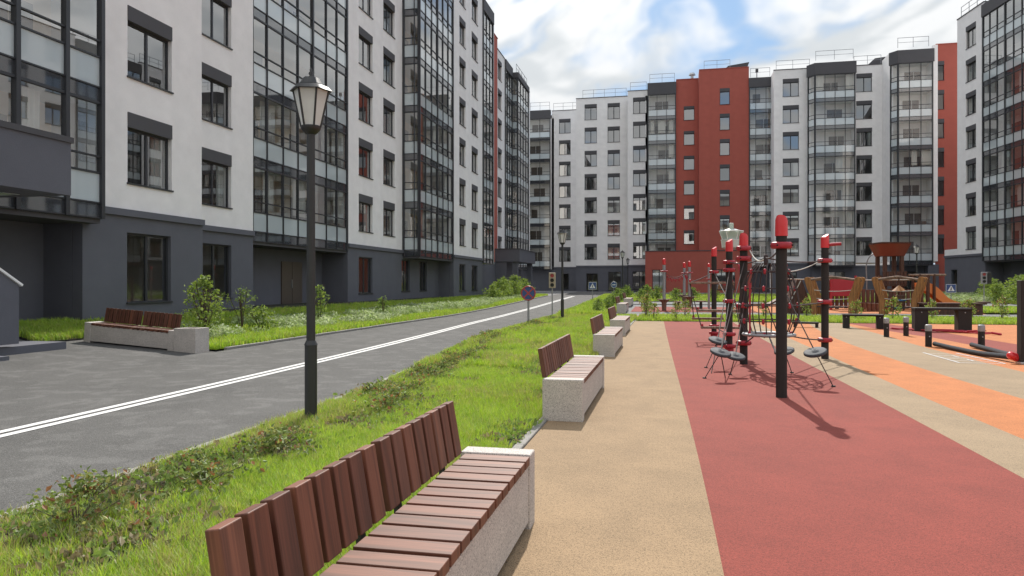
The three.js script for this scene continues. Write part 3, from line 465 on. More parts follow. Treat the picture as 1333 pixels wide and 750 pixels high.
// ---------- the house on the right ----------
{
  const b = thing('apartment_building', 'white and graphite apartment house on the right beyond the shrubs', 'building', [32, 0.5, -65]);
  const phi = THREE.MathUtils.degToRad(-82.7), f = FACE(b, 26.06, 74.6, phi), D = 0.22, PT = 4.2, L0 = LB + D;
  windowWall(f, M.white, 0, 4.37, PT, 25.85, [[1.5, 3.15]], D, {});
  plinth(f, -2.3, 4.6, 0.3, PT, [[-1.1, 0.0, 0.7, 2.9, 1]]);
  fbox('wall', M.white, f, -2.3, -0.01, PT + 0.04, PT + 0.6, -3, 0.0);
  fbox('wall', M.white, f, 0.0, 0.3, PT, 25.85, -13, -0.31);
  loggia(FACE(b, 26.06 - 0.12, 74.6, phi), 4.4, L0, 7, [{ us: [0, 1.08, 2.16, 3.3, 4.45, 5.55, 6.7, 7.85, 9.0], thick: [0, 3, 6, 8] }], { depth: 1.5, seed: 31, head: 1.05, backMat: M.loggiaWhite });
  fbox('plinth_wall', M.plinth, FACE(b, 26.06 + 1.5, 74.6, phi), 3.4, 14.5, 0.3, L0, -0.3, 0); fbox('plinth_wall', M.plinth, f, 4.28, 4.58, 0.3, L0, -2.2, -0.31); fbox('plinth_wall', M.plinth, f, -2.3, -2.0, 0.3, PT, -6, -0.31); fbox('roof_deck', M.roofing, f, -2.3, 0, PT + 0.3, PT + 0.5, -6, -3.01);
  fbox('soffit', M.header, f, 4.45, 13.3, L0 - 0.1, L0 - 0.004, -1.6, 0.05);
  windowWall(f, M.white, 13.45, 21.5, PT, 25.85, [[14.8, 16.6], [18.3, 20.1]], D, {}); plinth(f, 13.4, 40, 0.3, PT - 0.005, []);
  loggia(f, 21.55, L0, 7, [{ us: lin(0, 7.5, 6), thick: [0, 3, 6] }], { depth: 1.5, seed: 32, head: 1.0, backMat: M.loggiaWhite });
  windowWall(f, M.white, 29.1, 40, PT, 25.85, [[30.4, 32.2], [34, 35.8]], D, {});
  fbox('roof_deck', M.roofing, f, 0.1, 40, 25.2, 25.4, -13, -0.31); coping(f, M.header, 0, 4.4, 25.85); coping(f, M.header, 13.4, 21.5, 25.85);
  railing(f, 0.3, 4.3, 25.93, -0.2, 1.0); railing(f, 4.6, 13.2, 25.6, -0.6, 1.1);
  fbox('gable_wall', M.white, FACE(b, 30, 35.2, 0), -0.3, 14, 0.3, 25.8, -0.3, 0);
}

// ---------- the house behind the camera: sunlit, mirrored in the far windows ----------
{
  const b = thing('apartment_building', 'sunlit white apartment house opposite the stepped house', 'building', [2, 0, 27]);
  const f = FACE(b, 42, -27, Math.PI), PT = 3.66;
  for (let i = 0; i < 5; i++) {
    const u = i * 16.4;
    windowWall(f, M.white, u, u + 5.2, PT, 25.3, [[u + 1.6, u + 3.5]], 0, { cur: () => 0 }); plinth(f, u, u + 5.2, 0, PT, []); coping(f, M.header, u, u + 5.2, 25.3);
    loggia(f, u + 5.25, LB, 7, [{ us: lin(0, 11.1, 4), thick: [0, 2, 4] }], { depth: 1.4, seed: 60 + i, doors: true }); fbox('plinth_wall', M.plinth, f, u + 5.2, u + 16.4, 0, LB, -1.6, -1.3);
  }
  fbox('roof_deck', M.roofing, f, 0, 82, 24.6, 24.8, -13, -0.31); fbox('rear_wall', M.white, f, 0, 82, 0, 25, -13.3, -13);
}

// ================= BENCHES =================
const rb = mulberry(5);
function makeBench(name, label, group, pos, turn, len, nSlat, nPlank) { // front faces +x, runs along -z
  const b = thing(name, label, 'bench', pos, turn, group), cap = 0.17;
  part('end_block', rboxG(0.47, 0.5, cap, 0.012), M.granite, b, 0, 0.25, -cap / 2);
  part('end_block', rboxG(0.47, 0.5, cap, 0.012), M.granite, b, 0, 0.25, -len + cap / 2);
  part('body', boxG(0.42, 0.36, len - 2 * cap), M.granite, b, 0.012, 0.245, -len / 2);
  const L = len - 2 * cap - 0.01, pitch = L / nSlat;
  for (let i = 0; i < nSlat; i++) { const m = part('seat_slat', slatG(0.435, 0.055, pitch - 0.026), M.wood[Math.floor(rb() * 6)], b, 0.018, 0.466 + (rb() - 0.5) * 0.004, -cap - 0.005 - pitch * (i + 0.5)); m.rotation.y = (rb() - 0.5) * 0.01; }
  const BL = len - 0.34, n2 = nPlank / 2, bp = (BL - 0.03) / nPlank;
  for (let i = 0; i < nPlank; i++) {
    const z = -0.13 - bp * (i + 0.5) - (i >= n2 ? 0.03 : 0);
    const m = part('back_plank', rboxG(0.055, 0.345, bp - 0.034, 0.006), M.wood[Math.floor(rb() * 6)], b, -0.262, 0.668, z); m.rotation.z = 0.17 + (rb() - 0.5) * 0.01;
  }
  for (const k of [0.16, 0.42, 0.58, 0.84]) { const g = part('bracket', merge([bx(-0.012, 0.012, -0.3, 0.16, -0.03, 0.03), bx(-0.012, 0.07, -0.3, -0.26, -0.03, 0.03)]), M.lampPost, b, -0.284, 0.6, -len * k); g.rotation.z = 0.12; }
  return b;
}
const bl = 'granite block bench with red brown slats and backrest', bg = 'benches along the sand coloured rubber';
makeBench('bench', bl + ', beside the lamp post', bg, [-1.105, 0.012, -1.9], 0, 2.93, 16, 16);
makeBench('bench', bl + ', second from the lamp post', bg, [-1.19, 0.012, -8.39], 0, 2.93, 16, 16);
makeBench('bench', bl + ', third along the verge', bg, [-1.36, 0.012, -15.95], 0, 2.93, 16, 16);
makeBench('bench', bl + ', last before the orange path', bg, [-1.5, 0.012, -22.5], 0, 2.93, 16, 16);
makeBench('bench', bl + ', first beyond the orange path', bg, P(-2.4, 38.8, 0.02).toArray(), 0, 2.93, 16, 16);
makeBench('bench', bl + ', farthest by the saplings', bg, P(-2.5, 46.6, 0.02).toArray(), 0, 2.93, 16, 16);
makeBench('bench', 'grey concrete bench with dark backrest before the nearest porch', undefined, [-13.62, 0.2, -15.2], -Math.PI / 2, 2.44, 16, 18).rotation.set(-0.072, -Math.PI / 2, 0, 'YXZ');
{
  const p = thing('planter', 'square concrete planter at the end of the porch bench', 'planter', [-10.88, -0.02, -15.2]);
  part('tub', merge([bx(-0.28, 0.28, 0, 0.1, -0.26, 0.26), bx(-0.28, -0.2, 0.1, 0.6, -0.26, 0.26), bx(0.2, 0.28, 0.1, 0.6, -0.26, 0.26), bx(-0.2, 0.2, 0.1, 0.6, -0.26, -0.18), bx(-0.2, 0.2, 0.1, 0.6, 0.18, 0.26)]), M.granite, p);
  part('soil', boxG(0.4, 0.05, 0.36), M.bark, p, 0, 0.5, 0);
}

// ================= LAMPS =================
function makeLamp(label, pos, turn, group) {
  const l = thing('street_lamp', label, 'street lamp', pos, turn, group), c = (a, b, h, n = 16) => new THREE.CylinderGeometry(a, b, h, n);
  part('base_sleeve', c(0.07, 0.07, 0.9, 20), M.lampPost, l, 0, 0.45, 0); part('sleeve_collar', c(0.055, 0.078, 0.05, 20), M.lampPost, l, 0, 0.92, 0);
  part('pole', c(0.046, 0.05, 2.42, 18), M.lampPost, l, 0, 2.15, 0);
  const h = grp('lantern', l, 0, 3.3, 0);
  part('cup', new THREE.LatheGeometry([[0.03, 0], [0.06, 0.01], [0.1, 0.05], [0.112, 0.075], [0.112, 0.1]].map(p => new THREE.Vector2(...p)), 18), M.lampPost, h);
  const r0 = 0.108, r1 = 0.2, y0 = 0.09, y1 = 0.5;
  for (let i = 0; i < 6; i++) {
    const a = i * Math.PI / 3, b = a + Math.PI / 3, A0 = v3(Math.cos(a) * r0, y0, Math.sin(a) * r0), A1 = v3(Math.cos(a) * r1, y1, Math.sin(a) * r1), B0 = v3(Math.cos(b) * r0, y0, Math.sin(b) * r0), B1 = v3(Math.cos(b) * r1, y1, Math.sin(b) * r1);
    const g = new THREE.BufferGeometry(); const q = [A0, B0, B1, A0, B1, A1].map(p => p.clone().multiply(v3(0.98, 1, 0.98))); g.setAttribute('position', new THREE.Float32BufferAttribute(q.flatMap(p => p.toArray()), 3)); g.setAttribute('uv', new THREE.Float32BufferAttribute([0, 0, 1, 0, 1, 1, 0, 0, 1, 1, 0, 1], 2)); g.computeVertexNormals();
    part('pane', g, M.lampGlass, h); part('bar', tubeG([A0, A1], 0.012, 6), M.lampPost, h);
  }
  part('brim', c(0.2, 0.245, 0.05, 6), M.lampPost, h, 0, 0.525, 0, Math.PI / 6); part('cap', c(0.095, 0.15, 0.1, 6), M.lampPost, h, 0, 0.6, 0, Math.PI / 6); part('cap_ring', c(0.165, 0.17, 0.03, 6), M.lampPost, h, 0, 0.555, 0, Math.PI / 6);
  part('finial', new THREE.LatheGeometry([[0.03, 0], [0.035, 0.015], [0.015, 0.035], [0.028, 0.06], [0.012, 0.085], [0.016, 0.1], [0, 0.13]].map(p => new THREE.Vector2(...p)), 12), M.lampPost, h, 0, 0.645, 0);
  part('bulb', new THREE.SphereGeometry(0.04, 12, 8), M.signWhite, h, 0, 0.24, 0);
  return l;
}
makeLamp('black street lamp with hexagonal lantern in the shrub verge beside the nearest bench', [-4.0, 0.02, -7.74], 0.26);
makeLamp('black street lamp beside the toy traffic light', P(-4.51, 31.8).toArray(), 0.1);
makeLamp('small black street lamp at the far end of the verge', P(-3.9, 65).toArray(), 0.2);
makeLamp('black street lamp close to the plinth of the far house', P(-4.6, 87).toArray(), 0.2);
makeLamp('black street lamp behind the timber play tower', P(17.0, 56).toArray(), 0.2);
{ // lamp post with a cluster of lanterns
  const l = thing('cluster_lamp', 'tall lamp post with a cluster of pale lanterns before the red annexe', 'street lamp', P(3.05, 37.5).toArray());
  part('pole', new THREE.CylinderGeometry(0.06, 0.08, 3.3, 14), M.poleGrey, l, 0, 1.65, 0);
  part('tray', new THREE.CylinderGeometry(0.5, 0.2, 0.1, 6), M.poleGrey, l, 0, 3.3, 0);
  part('lower_globe', new THREE.CylinderGeometry(0.54, 0.5, 0.36, 6), M.lampGlass, l, 0, 3.53, 0); part('ring', new THREE.CylinderGeometry(0.56, 0.56, 0.03, 6), M.signWhite, l, 0, 3.73, 0);
  for (let i = 0; i < 6; i++) {
    const a = i * Math.PI / 3, q = a + Math.PI / 3, A = [Math.cos(a), Math.sin(a)], B = [Math.cos(q), Math.sin(q)], g = new THREE.BufferGeometry(), y0 = 3.75, y1 = 4.16, r0 = 0.42, r1 = 0.57;
    const V = [[A[0] * r0, y0, A[1] * r0], [B[0] * r0, y0, B[1] * r0], [B[0] * r1, y1, B[1] * r1], [A[0] * r1, y1, A[1] * r1]]; g.setAttribute('position', new THREE.Float32BufferAttribute([0, 1, 2, 0, 2, 3].flatMap(k => V[k]), 3)); g.computeVertexNormals();
    part('pane', g, M.greenGlass, l); part('bar', tubeG([v3(...V[0]), v3(...V[3])], 0.022, 6), M.signWhite, l); part('rim', tubeG([v3(...V[3]), v3(...V[2])], 0.022, 6), M.signWhite, l);
  }
  part('cap', new THREE.CylinderGeometry(0.2, 0.5, 0.1, 6), M.poleGrey, l, 0, 4.22, 0); part('top_globe', rboxG(0.2, 0.28, 0.2, 0.03), M.greenGlass, l, 0, 4.42, 0); part('bulb', new THREE.SphereGeometry(0.12, 12, 8), M.signWhite, l, 0, 3.95, 0);
}
{ const l = thing('hook_lamp', 'slim grey pole with a bent top beside the play tower', 'pole', P(11.8, 48).toArray()); part('pole', tubeG([v3(0, 0, 0), v3(0, 1.6, 0), v3(0, 2.7, 0), v3(0.25, 3.15, 0), v3(0.75, 3.3, 0)], 0.035, 8, 24), M.poleGrey, l); part('head', rboxG(0.3, 0.06, 0.14, 0.02), M.poleGrey, l, 0.85, 3.3, 0); }

// ================= SIGNS AND TOY TRAFFIC LIGHTS =================
const disc = (r, d = 0.012, n = 32) => { const g = new THREE.CylinderGeometry(r, r, d, n); g.rotateX(Math.PI / 2); return g; };
function pole(parent, h, r = 0.03, mat = M.poleGrey) { return part('pole', new THREE.CylinderGeometry(r, r, h, 12), mat, parent, 0, h / 2, 0); }
const yaw = THREE.MathUtils.degToRad(6);
{
  const s = thing('road_sign', 'round blue no stopping sign with red ring and cross on a grey pole', 'road sign', P(-5.3, 28.0, 0.03).toArray(), yaw); pole(s, 1.4, 0.04);
  const y = 1.21; part('plate', disc(0.285, 0.012), M.signBlue, s, 0, y, 0.05); part('rim', new THREE.TorusGeometry(0.265, 0.026, 8, 40), M.signRed, s, 0, y, 0.052);
  for (const a of [-1, 1]) { const m = part('cross_bar', boxG(0.05, 0.5, 0.01), M.signRed, s, 0, y, a > 0 ? 0.06 : 0.063); m.rotation.z = a * Math.PI / 4; }
}
function crossing(label, pos, turn, h) {
  const s = thing('road_sign', label, 'road sign', pos, turn, 'pedestrian crossing signs'); pole(s, h - 0.1, 0.028);
  part('plate', rboxG(0.52, 0.5, 0.02, 0.008), M.signBlue, s, 0, h - 0.25, 0.035); part('border', boxG(0.56, 0.54, 0.01), M.signWhite, s, 0, h - 0.25, 0.028);
  const t = new THREE.ShapeGeometry(new THREE.Shape([[-0.2, -0.17], [0.2, -0.17], [0, 0.19]].map(p => new THREE.Vector2(...p)))); part('triangle', t, M.signWhite, s, 0, h - 0.25, 0.049);
  const f = [disc(0.026, 0.004, 12).translate(0.005, 0.085, 0), bx(-0.018, 0.022, -0.03, 0.06, -0.002, 0.002), bx(-0.014, 0.012, -0.15, -0.02, -0.002, 0.002).rotateZ(-0.35), bx(-0.01, 0.014, -0.15, -0.02, -0.002, 0.002).rotateZ(0.35), bx(-0.07, 0.07, -0.006, 0.012, -0.002, 0.002).rotateZ(0.5)];
  part('walking_figure', merge(f), M.signBlack, s, 0, h - 0.27, 0.054);
}
crossing('small blue pedestrian crossing sign at the road end of the far verge', P(-5.3, 52.8).toArray(), yaw, 1.42);
crossing('small blue pedestrian crossing sign before the right house', P(17.63, 51.5).toArray(), -0.2, 1.3);
{ const s = thing('road_sign', 'small round blue sign on a pole beyond the crossing sign', 'road sign', P(-4.25, 59.4).toArray(), yaw); pole(s, 1.2, 0.028); part('plate', disc(0.24), M.signBlue, s, 0, 1.1, 0.04); part('rim', new THREE.TorusGeometry(0.235, 0.015, 6, 32), M.signWhite, s, 0, 1.1, 0.045); part('arrow', boxG(0.26, 0.06, 0.006), M.signWhite, s, 0, 1.1, 0.049); }
function traffic(label, pos, turn, lit) {
  const s = thing('traffic_light', label, 'traffic light', pos, turn, 'toy traffic lights'); pole(s, 1.5, 0.03);
  part('housing', rboxG(0.31, 0.72, 0.2, 0.02), lit ? M.tan : M.poleGrey, s, 0, 1.74, 0);
  for (let i = 0; i < 3; i++) { const y = 1.96 - i * 0.22; part('lens', disc(0.085, 0.03), i === 0 ? M.signRed : M.signBlack, s, 0, y, 0.105); part('hood', new THREE.CylinderGeometry(0.098, 0.098, 0.09, 16, 1, true, Math.PI / 2, Math.PI).rotateX(Math.PI / 2), M.tan, s, 0, y, 0.14).material = lit ? M.tan : M.lampPost; }
  if (!lit) { part('side_housing', rboxG(0.2, 0.72, 0.28, 0.02), M.lampPost, s, 0.28, 1.74, -0.02); for (let i = 0; i < 3; i++) part('lens', disc(0.07, 0.03), M.signBlack, s, 0.28, 1.96 - i * 0.22, 0.13); }
}
traffic('tan toy traffic light showing red at the road edge', P(-5.3, 34.0, 0.02).toArray(), yaw, true);
traffic('grey toy traffic light before the shrubs of the right house', P(18.8, 49.6).toArray(), -0.2, false);

// ================= ROPE CLIMBING FRAME =================
{
  const c = thing('rope_climber', 'black post rope climbing frame with red caps, net and round steps', 'climbing frame', [1.7, 0.03, -14.5]);
  const L = (t, y, s) => v3(t - 1.7, y, -s + 14.5);
  const capG = memo('cap', () => { const g = new THREE.CylinderGeometry(0.082, 0.086, 0.3, 24, 4), p = g.attributes.position; for (let i = 0; i < p.count; i++) { if (p.getY(i) > 0.1) { const k = (p.getY(i) - 0.1) / 0.05; p.setX(i, p.getX(i) * (k > 0.9 ? 0.86 : 1)); p.setZ(i, p.getZ(i) * (k > 0.9 ? 0.86 : 1)); p.setY(i, p.getY(i) - 0.75 * (p.getX(i) + 0.08) * 0.8); } } g.computeVertexNormals(); return g; });
  const collarG = memo('col', () => { const s = new THREE.LatheGeometry([[0.078, -0.045], [0.13, -0.045], [0.152, -0.028], [0.152, 0.028], [0.13, 0.045], [0.078, 0.045]].map(p => new THREE.Vector2(...p)), 8); return s; });
  const posts = { A: [1.55, 10.8, 2.55, [2.12]], B: [1.46, 15.09, 2.59, [2.28, 2.08, 1.15, 0.42]], C: [1.39, 17.68, 2.63, [2.08, 1.9, 1.18, 0.42, 0.14]], D: [1.34, 22.56, 2.69, [1.93, 0.33, 0.12]], E: [3.24, 16.51, 2.64, [2.07, 1.2, 0.4]] };
  for (const [k, [t, s, h, cs]] of Object.entries(posts)) {
    const g = grp('post', c, ...L(t, 0, s).toArray());
    part('shaft', new THREE.CylinderGeometry(0.075, 0.075, h - 0.26, 24), M.black, g, 0, (h - 0.26) / 2, 0);
    part('cap', capG, M.redPlastic, g, 0, h - 0.15, 0, k === 'A' || k === 'B' ? 1.2 : 3.6);
    for (const y of cs) { part('collar', collarG, M.redDull, g, 0, y, 0, 0.3); for (let i = 0; i < 4; i++) { const a = i * 1.57 + 0.5; part('bolt', memo('bolt', () => new THREE.SphereGeometry(0.014, 6, 5)), M.black, g, Math.cos(a) * 0.15, y, Math.sin(a) * 0.15); } }
    if (k === 'C' || k === 'D') part('foot_sleeve', new THREE.CylinderGeometry(0.1, 0.1, 0.12, 16), M.redDull, g, 0, 0.06, 0);
  }
  { const p = posts.E; const bar = part('grip_bar', tubeG([L(3.24, 2.4, 16.51), L(3.55, 2.42, 16.45)], 0.035, 10), M.redDull, c); }
  { const p = part('grip_handle', tubeG([L(1.39, 2.05, 17.6), L(1.5, 2.06, 17.3), L(1.56, 1.98, 17.15), L(1.57, 1.85, 17.12)], 0.022, 8), M.redDull, c); }
  // net basket
  const cx = 1.78, cs_ = 13.9, N = 14, prof = [[1.95, 0.2], [1.8, 0.36], [1.5, 0.47], [1.2, 0.52], [0.92, 0.5], [0.68, 0.4]];
  for (let i = 0; i < N; i++) { const a = i / N * Math.PI * 2; part('net_rope', tubeG(prof.map(([y, r]) => L(cx + Math.cos(a) * r, y, cs_ + Math.sin(a) * r)), 0.0115, 5, 14), M.rope, c); }
  for (const [y, r] of prof.slice(1)) part('net_ring', new THREE.TorusGeometry(r, 0.0125, 6, 36).rotateX(Math.PI / 2), M.rope, c, ...L(cx, y, cs_).toArray());
  for (const a of [3.6, 4.4, 5.3, 0.2]) for (const [y, r] of prof.slice(1, 6)) { const q = L(cx + Math.cos(a) * r, y, cs_ + Math.sin(a) * r); part('rope_clamp', memo('clamp', () => new THREE.CapsuleGeometry(0.026, 0.05, 4, 8)), M.redDull, c, ...q.toArray()); }
  for (const a of [3.9, 5.0]) part('red_strap', tubeG([0.7, 1.0, 1.3, 1.6].map(y => { const r = 0.5; return L(cx + Math.cos(a) * r, y, cs_ + Math.sin(a) * r); }), 0.018, 6), M.redRope, c);
  part('seat_ring', new THREE.TorusGeometry(0.42, 0.05, 8, 36).rotateX(Math.PI / 2).scale(1, 0.6, 1), M.poleGrey, c, ...L(cx, 0.67, cs_).toArray());
  part('hub', new THREE.CapsuleGeometry(0.04, 0.12, 4, 10), M.rope, c, ...L(cx - 0.05, 2.02, cs_).toArray());
  const hub = L(cx - 0.05, 2.05, cs_), rope = (a, b, k, m = M.rope, r = 0.0135) => part('rope', tubeG(sag(a, b, k), r, 6, 12), m, c);
  const on = (k, y, side = 0) => { const [t, s] = posts[k]; return L(t + side, y, s); };
  rope(on('A', 2.12), hub, 0.06); rope(on('B', 2.28, 0.1), hub, 0.14, M.ropeLight, 0.014); rope(on('E', 2.07), hub, 0.05); rope(on('C', 2.08), hub, 0.06); rope(on('E', 2.07, -0.1), L(cx + 0.35, 1.8, cs_), 0.04, M.ropeLight, 0.009);
  for (const [k, y, a] of [['A', 0.5, 4.6], ['B', 0.42, 2.0], ['E', 0.4, 0.8], ['B', 1.15, 2.2], ['E', 1.2, 0.9]]) rope(on(k, y), L(cx + Math.cos(a) * 0.42, y > 1 ? 1.2 : 0.66, cs_ + Math.sin(a) * 0.42), 0.03);
  // step discs threaded on slanting ropes
  const discG = memo('stepdisc', () => { const g = new THREE.LatheGeometry([[0, 0.03], [0.05, 0.05], [0.06, 0.028], [0.15, 0.028], [0.172, 0.014], [0.172, -0.014], [0.15, -0.028], [0, -0.028]].map(p => new THREE.Vector2(...p)), 28); return g; });
  for (const [t, y, s, at, as, ht, hy, hs, tilt] of [[0.85, 0.45, 12.55, 0.6, 12.68, 1.46, 2.0, 15.0, [-0.1, -0.22]], [1.13, 0.34, 13.12, 1.06, 13.3, 1.46, 1.15, 15.0, [-0.05, -0.15]], [0.91, 0.52, 14.2, 0.7, 14.27, 1.39, 1.9, 17.6, [-0.1, -0.22]], [2.0, 0.4, 13.61, 2.15, 13.75, 1.75, 1.2, 13.9, [0.05, 0.2]], [2.22, 0.53, 12.02, 2.49, 12.07, 1.8, 1.95, 13.8, [-0.12, 0.22]]]) {
    const m = part('step_disc', discG, M.discGrey, c, ...L(t, y, s).toArray()); m.rotation.set(0.26, 0, tilt[1]);
    rope(L(t, y, s), L(at, 0, as), 0, M.rope, 0.008); rope(L(ht, hy, hs), L(t, y, s), 0.0, M.rope, 0.01);
    part('ground_anchor', memo('anc', () => new THREE.CylinderGeometry(0.03, 0.035, 0.02, 10)), M.black, c, ...L(at, 0.01, as).toArray());
  }
  rope(on('C', 1.18), L(0.85, 0.45, 12.55), 0.02, M.rope, 0.009); rope(L(0.75, 0.0, 13.4), L(0.91, 0.52, 14.2), 0, M.rope, 0.008); rope(L(0.85, 0.45, 12.55), L(0.95, 0, 12.9), 0, M.rope, 0.008);
  // hanging steps between the two rear posts
  for (const [y, a, b, s] of [[1.6, 0.55, 1.75, 20.6], [0.86, 0.75, 1.9, 20.4], [0.62, 0.65, 1.5, 20.9], [0.42, 0.85, 1.9, 20.1]]) { const m = part('hanging_step', rboxG(b - a, 0.06, 0.14, 0.015), M.plank, c, ...L((a + b) / 2, y, s).toArray()); for (const e of [a + 0.04, b - 0.06]) part('step_clamp', memo('sc', () => new THREE.CapsuleGeometry(0.03, 0.04, 4, 8)), M.redDull, c, ...L(e, y + 0.05, s).toArray()); }
  for (const [a, b] of [[L(0.58, 1.6, 20.6), L(0.88, 0.4, 20.1)], [L(0.6, 1.6, 20.65), L(0.7, 0.62, 20.9)], [L(1.7, 1.6, 20.6), L(1.85, 0.42, 20.1)], [L(0.58, 1.62, 20.6), on('D', 1.93)], [L(1.7, 1.62, 20.6), on('C', 1.9)], [on('D', 0.33), on('C', 0.42)], [on('D', 1.93), on('C', 1.18)]]) rope(a, b, 0.03);
}

// ================= BLACK BENCHES, BOLLARDS, ROPE GEAR =================
function slabBench(label, a, b, h, w, legW, cat) {
  const A = v3(a[0], 0, -a[1]), B = v3(b[0], 0, -b[1]), d = B.clone().sub(A), n = d.length(), g = thing(cat === 'table' ? 'play_table' : 'play_bench', label, cat, [a[0], 0.03, -a[1]], Math.atan2(-d.z, d.x));
  part('top', rboxG(n, 0.07, w, 0.01), M.black, g, n / 2, h - 0.035, 0);
  for (const x of [legW / 2 + 0.01, n - legW / 2 - 0.01]) { const l = part('leg', rboxG(legW, h - 0.07, w - 0.06, 0.01), M.black, g, x, (h - 0.07) / 2, 0); part('bolt', memo('bb', () => new THREE.SphereGeometry(0.02, 8, 6)), M.steel, l, 0, h * 0.35, (w - 0.06) / 2); }
}
slabBench('black slab bench between the climbing frame and the bollards', [6.1, 28.1], [7.4, 27.9], 0.5, 0.42, 0.22, 'bench');
slabBench('tall black slab table behind the red rope', [8.05, 26.9], [9.75, 26.8], 0.78, 0.5, 0.4, 'table');
slabBench('low black step bar beyond the climbing frame net', [4.45, 28.2], [5.3, 28.1], 0.2, 0.26, 0.1, 'bench');
[[6.35, 23.63, 0.57, 'beside the slab bench'], [6.4, 20.19, 0.56, 'at the end of the black log'], [7.05, 24.2, 0.58, 'beside the red rope'], [7.52, 19.99, 0.58, 'between the two black logs']].forEach(([t, s, h, w]) => {
  const b = thing('bollard', 'short black bollard with grey cap ' + w, 'bollard', [t, 0.03, -s], 0, 'black bollards with grey caps');
  part('shaft', new THREE.CylinderGeometry(0.075, 0.075, h - 0.16, 20), M.black, b, 0, (h - 0.16) / 2, 0); part('cap', new THREE.LatheGeometry([[0.078, 0], [0.08, 0.02], [0.08, 0.14], [0.06, 0.16], [0, 0.165]].map(p => new THREE.Vector2(...p)), 20), M.poleGrey, b, 0, h - 0.165, 0); part('bolt', new THREE.SphereGeometry(0.015, 8, 6), M.steel, b, 0, h - 0.3, 0.075);
});
{ const p = thing('swing_post', 'black square post holding the black logs', 'post', [6.86, 0.03, -16.2]); part('shaft', rboxG(0.2, 1.65, 0.2, 0.012), M.black, p, 0, 0.825, 0); part('foot', rboxG(0.24, 0.05, 0.24, 0.01), M.steel, p, 0, 0.025, 0); part('coupling', new THREE.CapsuleGeometry(0.08, 0.1, 6, 12).rotateZ(1.2), M.redPlastic, p, -0.16, 0.14, -0.08); }
for (const [lab, pts] of [['long black balance log lying beside the hopscotch', [[6.55, 0.075, 20.2], [6.6, 0.06, 19.0], [6.68, 0.06, 17.8], [6.76, 0.11, 16.5]]], ['shorter black balance log lying behind the long one', [[7.35, 0.075, 20.1], [7.3, 0.06, 19], [7.2, 0.06, 17.9], [6.95, 0.12, 16.6]]]]) { const l = thing('balance_log', lab, 'log', [pts[0][0], 0.03, -pts[0][2]]); const q = pts.map(p => v3(p[0] - pts[0][0], p[1], -(p[2] - pts[0][2]))); part('log', tubeG(q, 0.055, 12, 30), M.rubberBlack, l); part('end_cap', new THREE.SphereGeometry(0.057, 14, 10), M.rubberBlack, l, q[0].x, q[0].y, q[0].z); }
{ const rr = mulberry(12), l = thing('climbing_rope', 'tangled red climbing rope lying on the red rubber band', 'rope', [8.1, 0.03, -27]); for (let k = 0; k < 5; k++) { const pts = []; for (let i = 0; i <= 14; i++) { const u = i / 14; pts.push(v3(-0.5 + u * 2.2 + (rr() - 0.5) * 0.3, 0.02 + rr() * 0.05 + (k % 2) * 0.02, -0.6 + u * (2.2 - k * 0.2) + Math.sin(u * 9 + k) * 0.35 + (rr() - 0.5) * 0.2 + k * 0.12)); } part('strand', tubeG(pts, 0.018, 6, 70), M.redRope, l); } part('rope_end', new THREE.CapsuleGeometry(0.035, 0.25, 4, 8).rotateZ(1.4), M.redRope, l, 1.75, 0.05, 1.9); }
{ // hopscotch paint: outlines only
  const h = thing('hopscotch', 'white painted hopscotch outline on the sand coloured rubber', 'marking', [5.7, 0.036, -16.2]); let i = 0;
  const line = (x0, z0, x1, z1, w = 0.035) => { const dx = x1 - x0, dz = z1 - z0, n = Math.hypot(dx, dz), g = new THREE.PlaneGeometry(n, w); g.rotateX(-Math.PI / 2); const m = part('painted_line', g, M.signWhite, h, (x0 + x1) / 2, 0.0008 * (i++ % 5), (z0 + z1) / 2, Math.atan2(-dz, dx)); };
  line(0, 0, 0.82, 0.0); line(0, 0, 0.02, -2.2); line(0.82, 0, 0.7, -2.2); for (let k = 1; k < 6; k++) line(0.01, -k * 0.38, 0.8 - k * 0.02, -k * 0.38, 0.03); line(0.4, -0.38, 0.4, -0.76, 0.03); line(0.4, -1.14, 0.38, -1.52, 0.03);
}

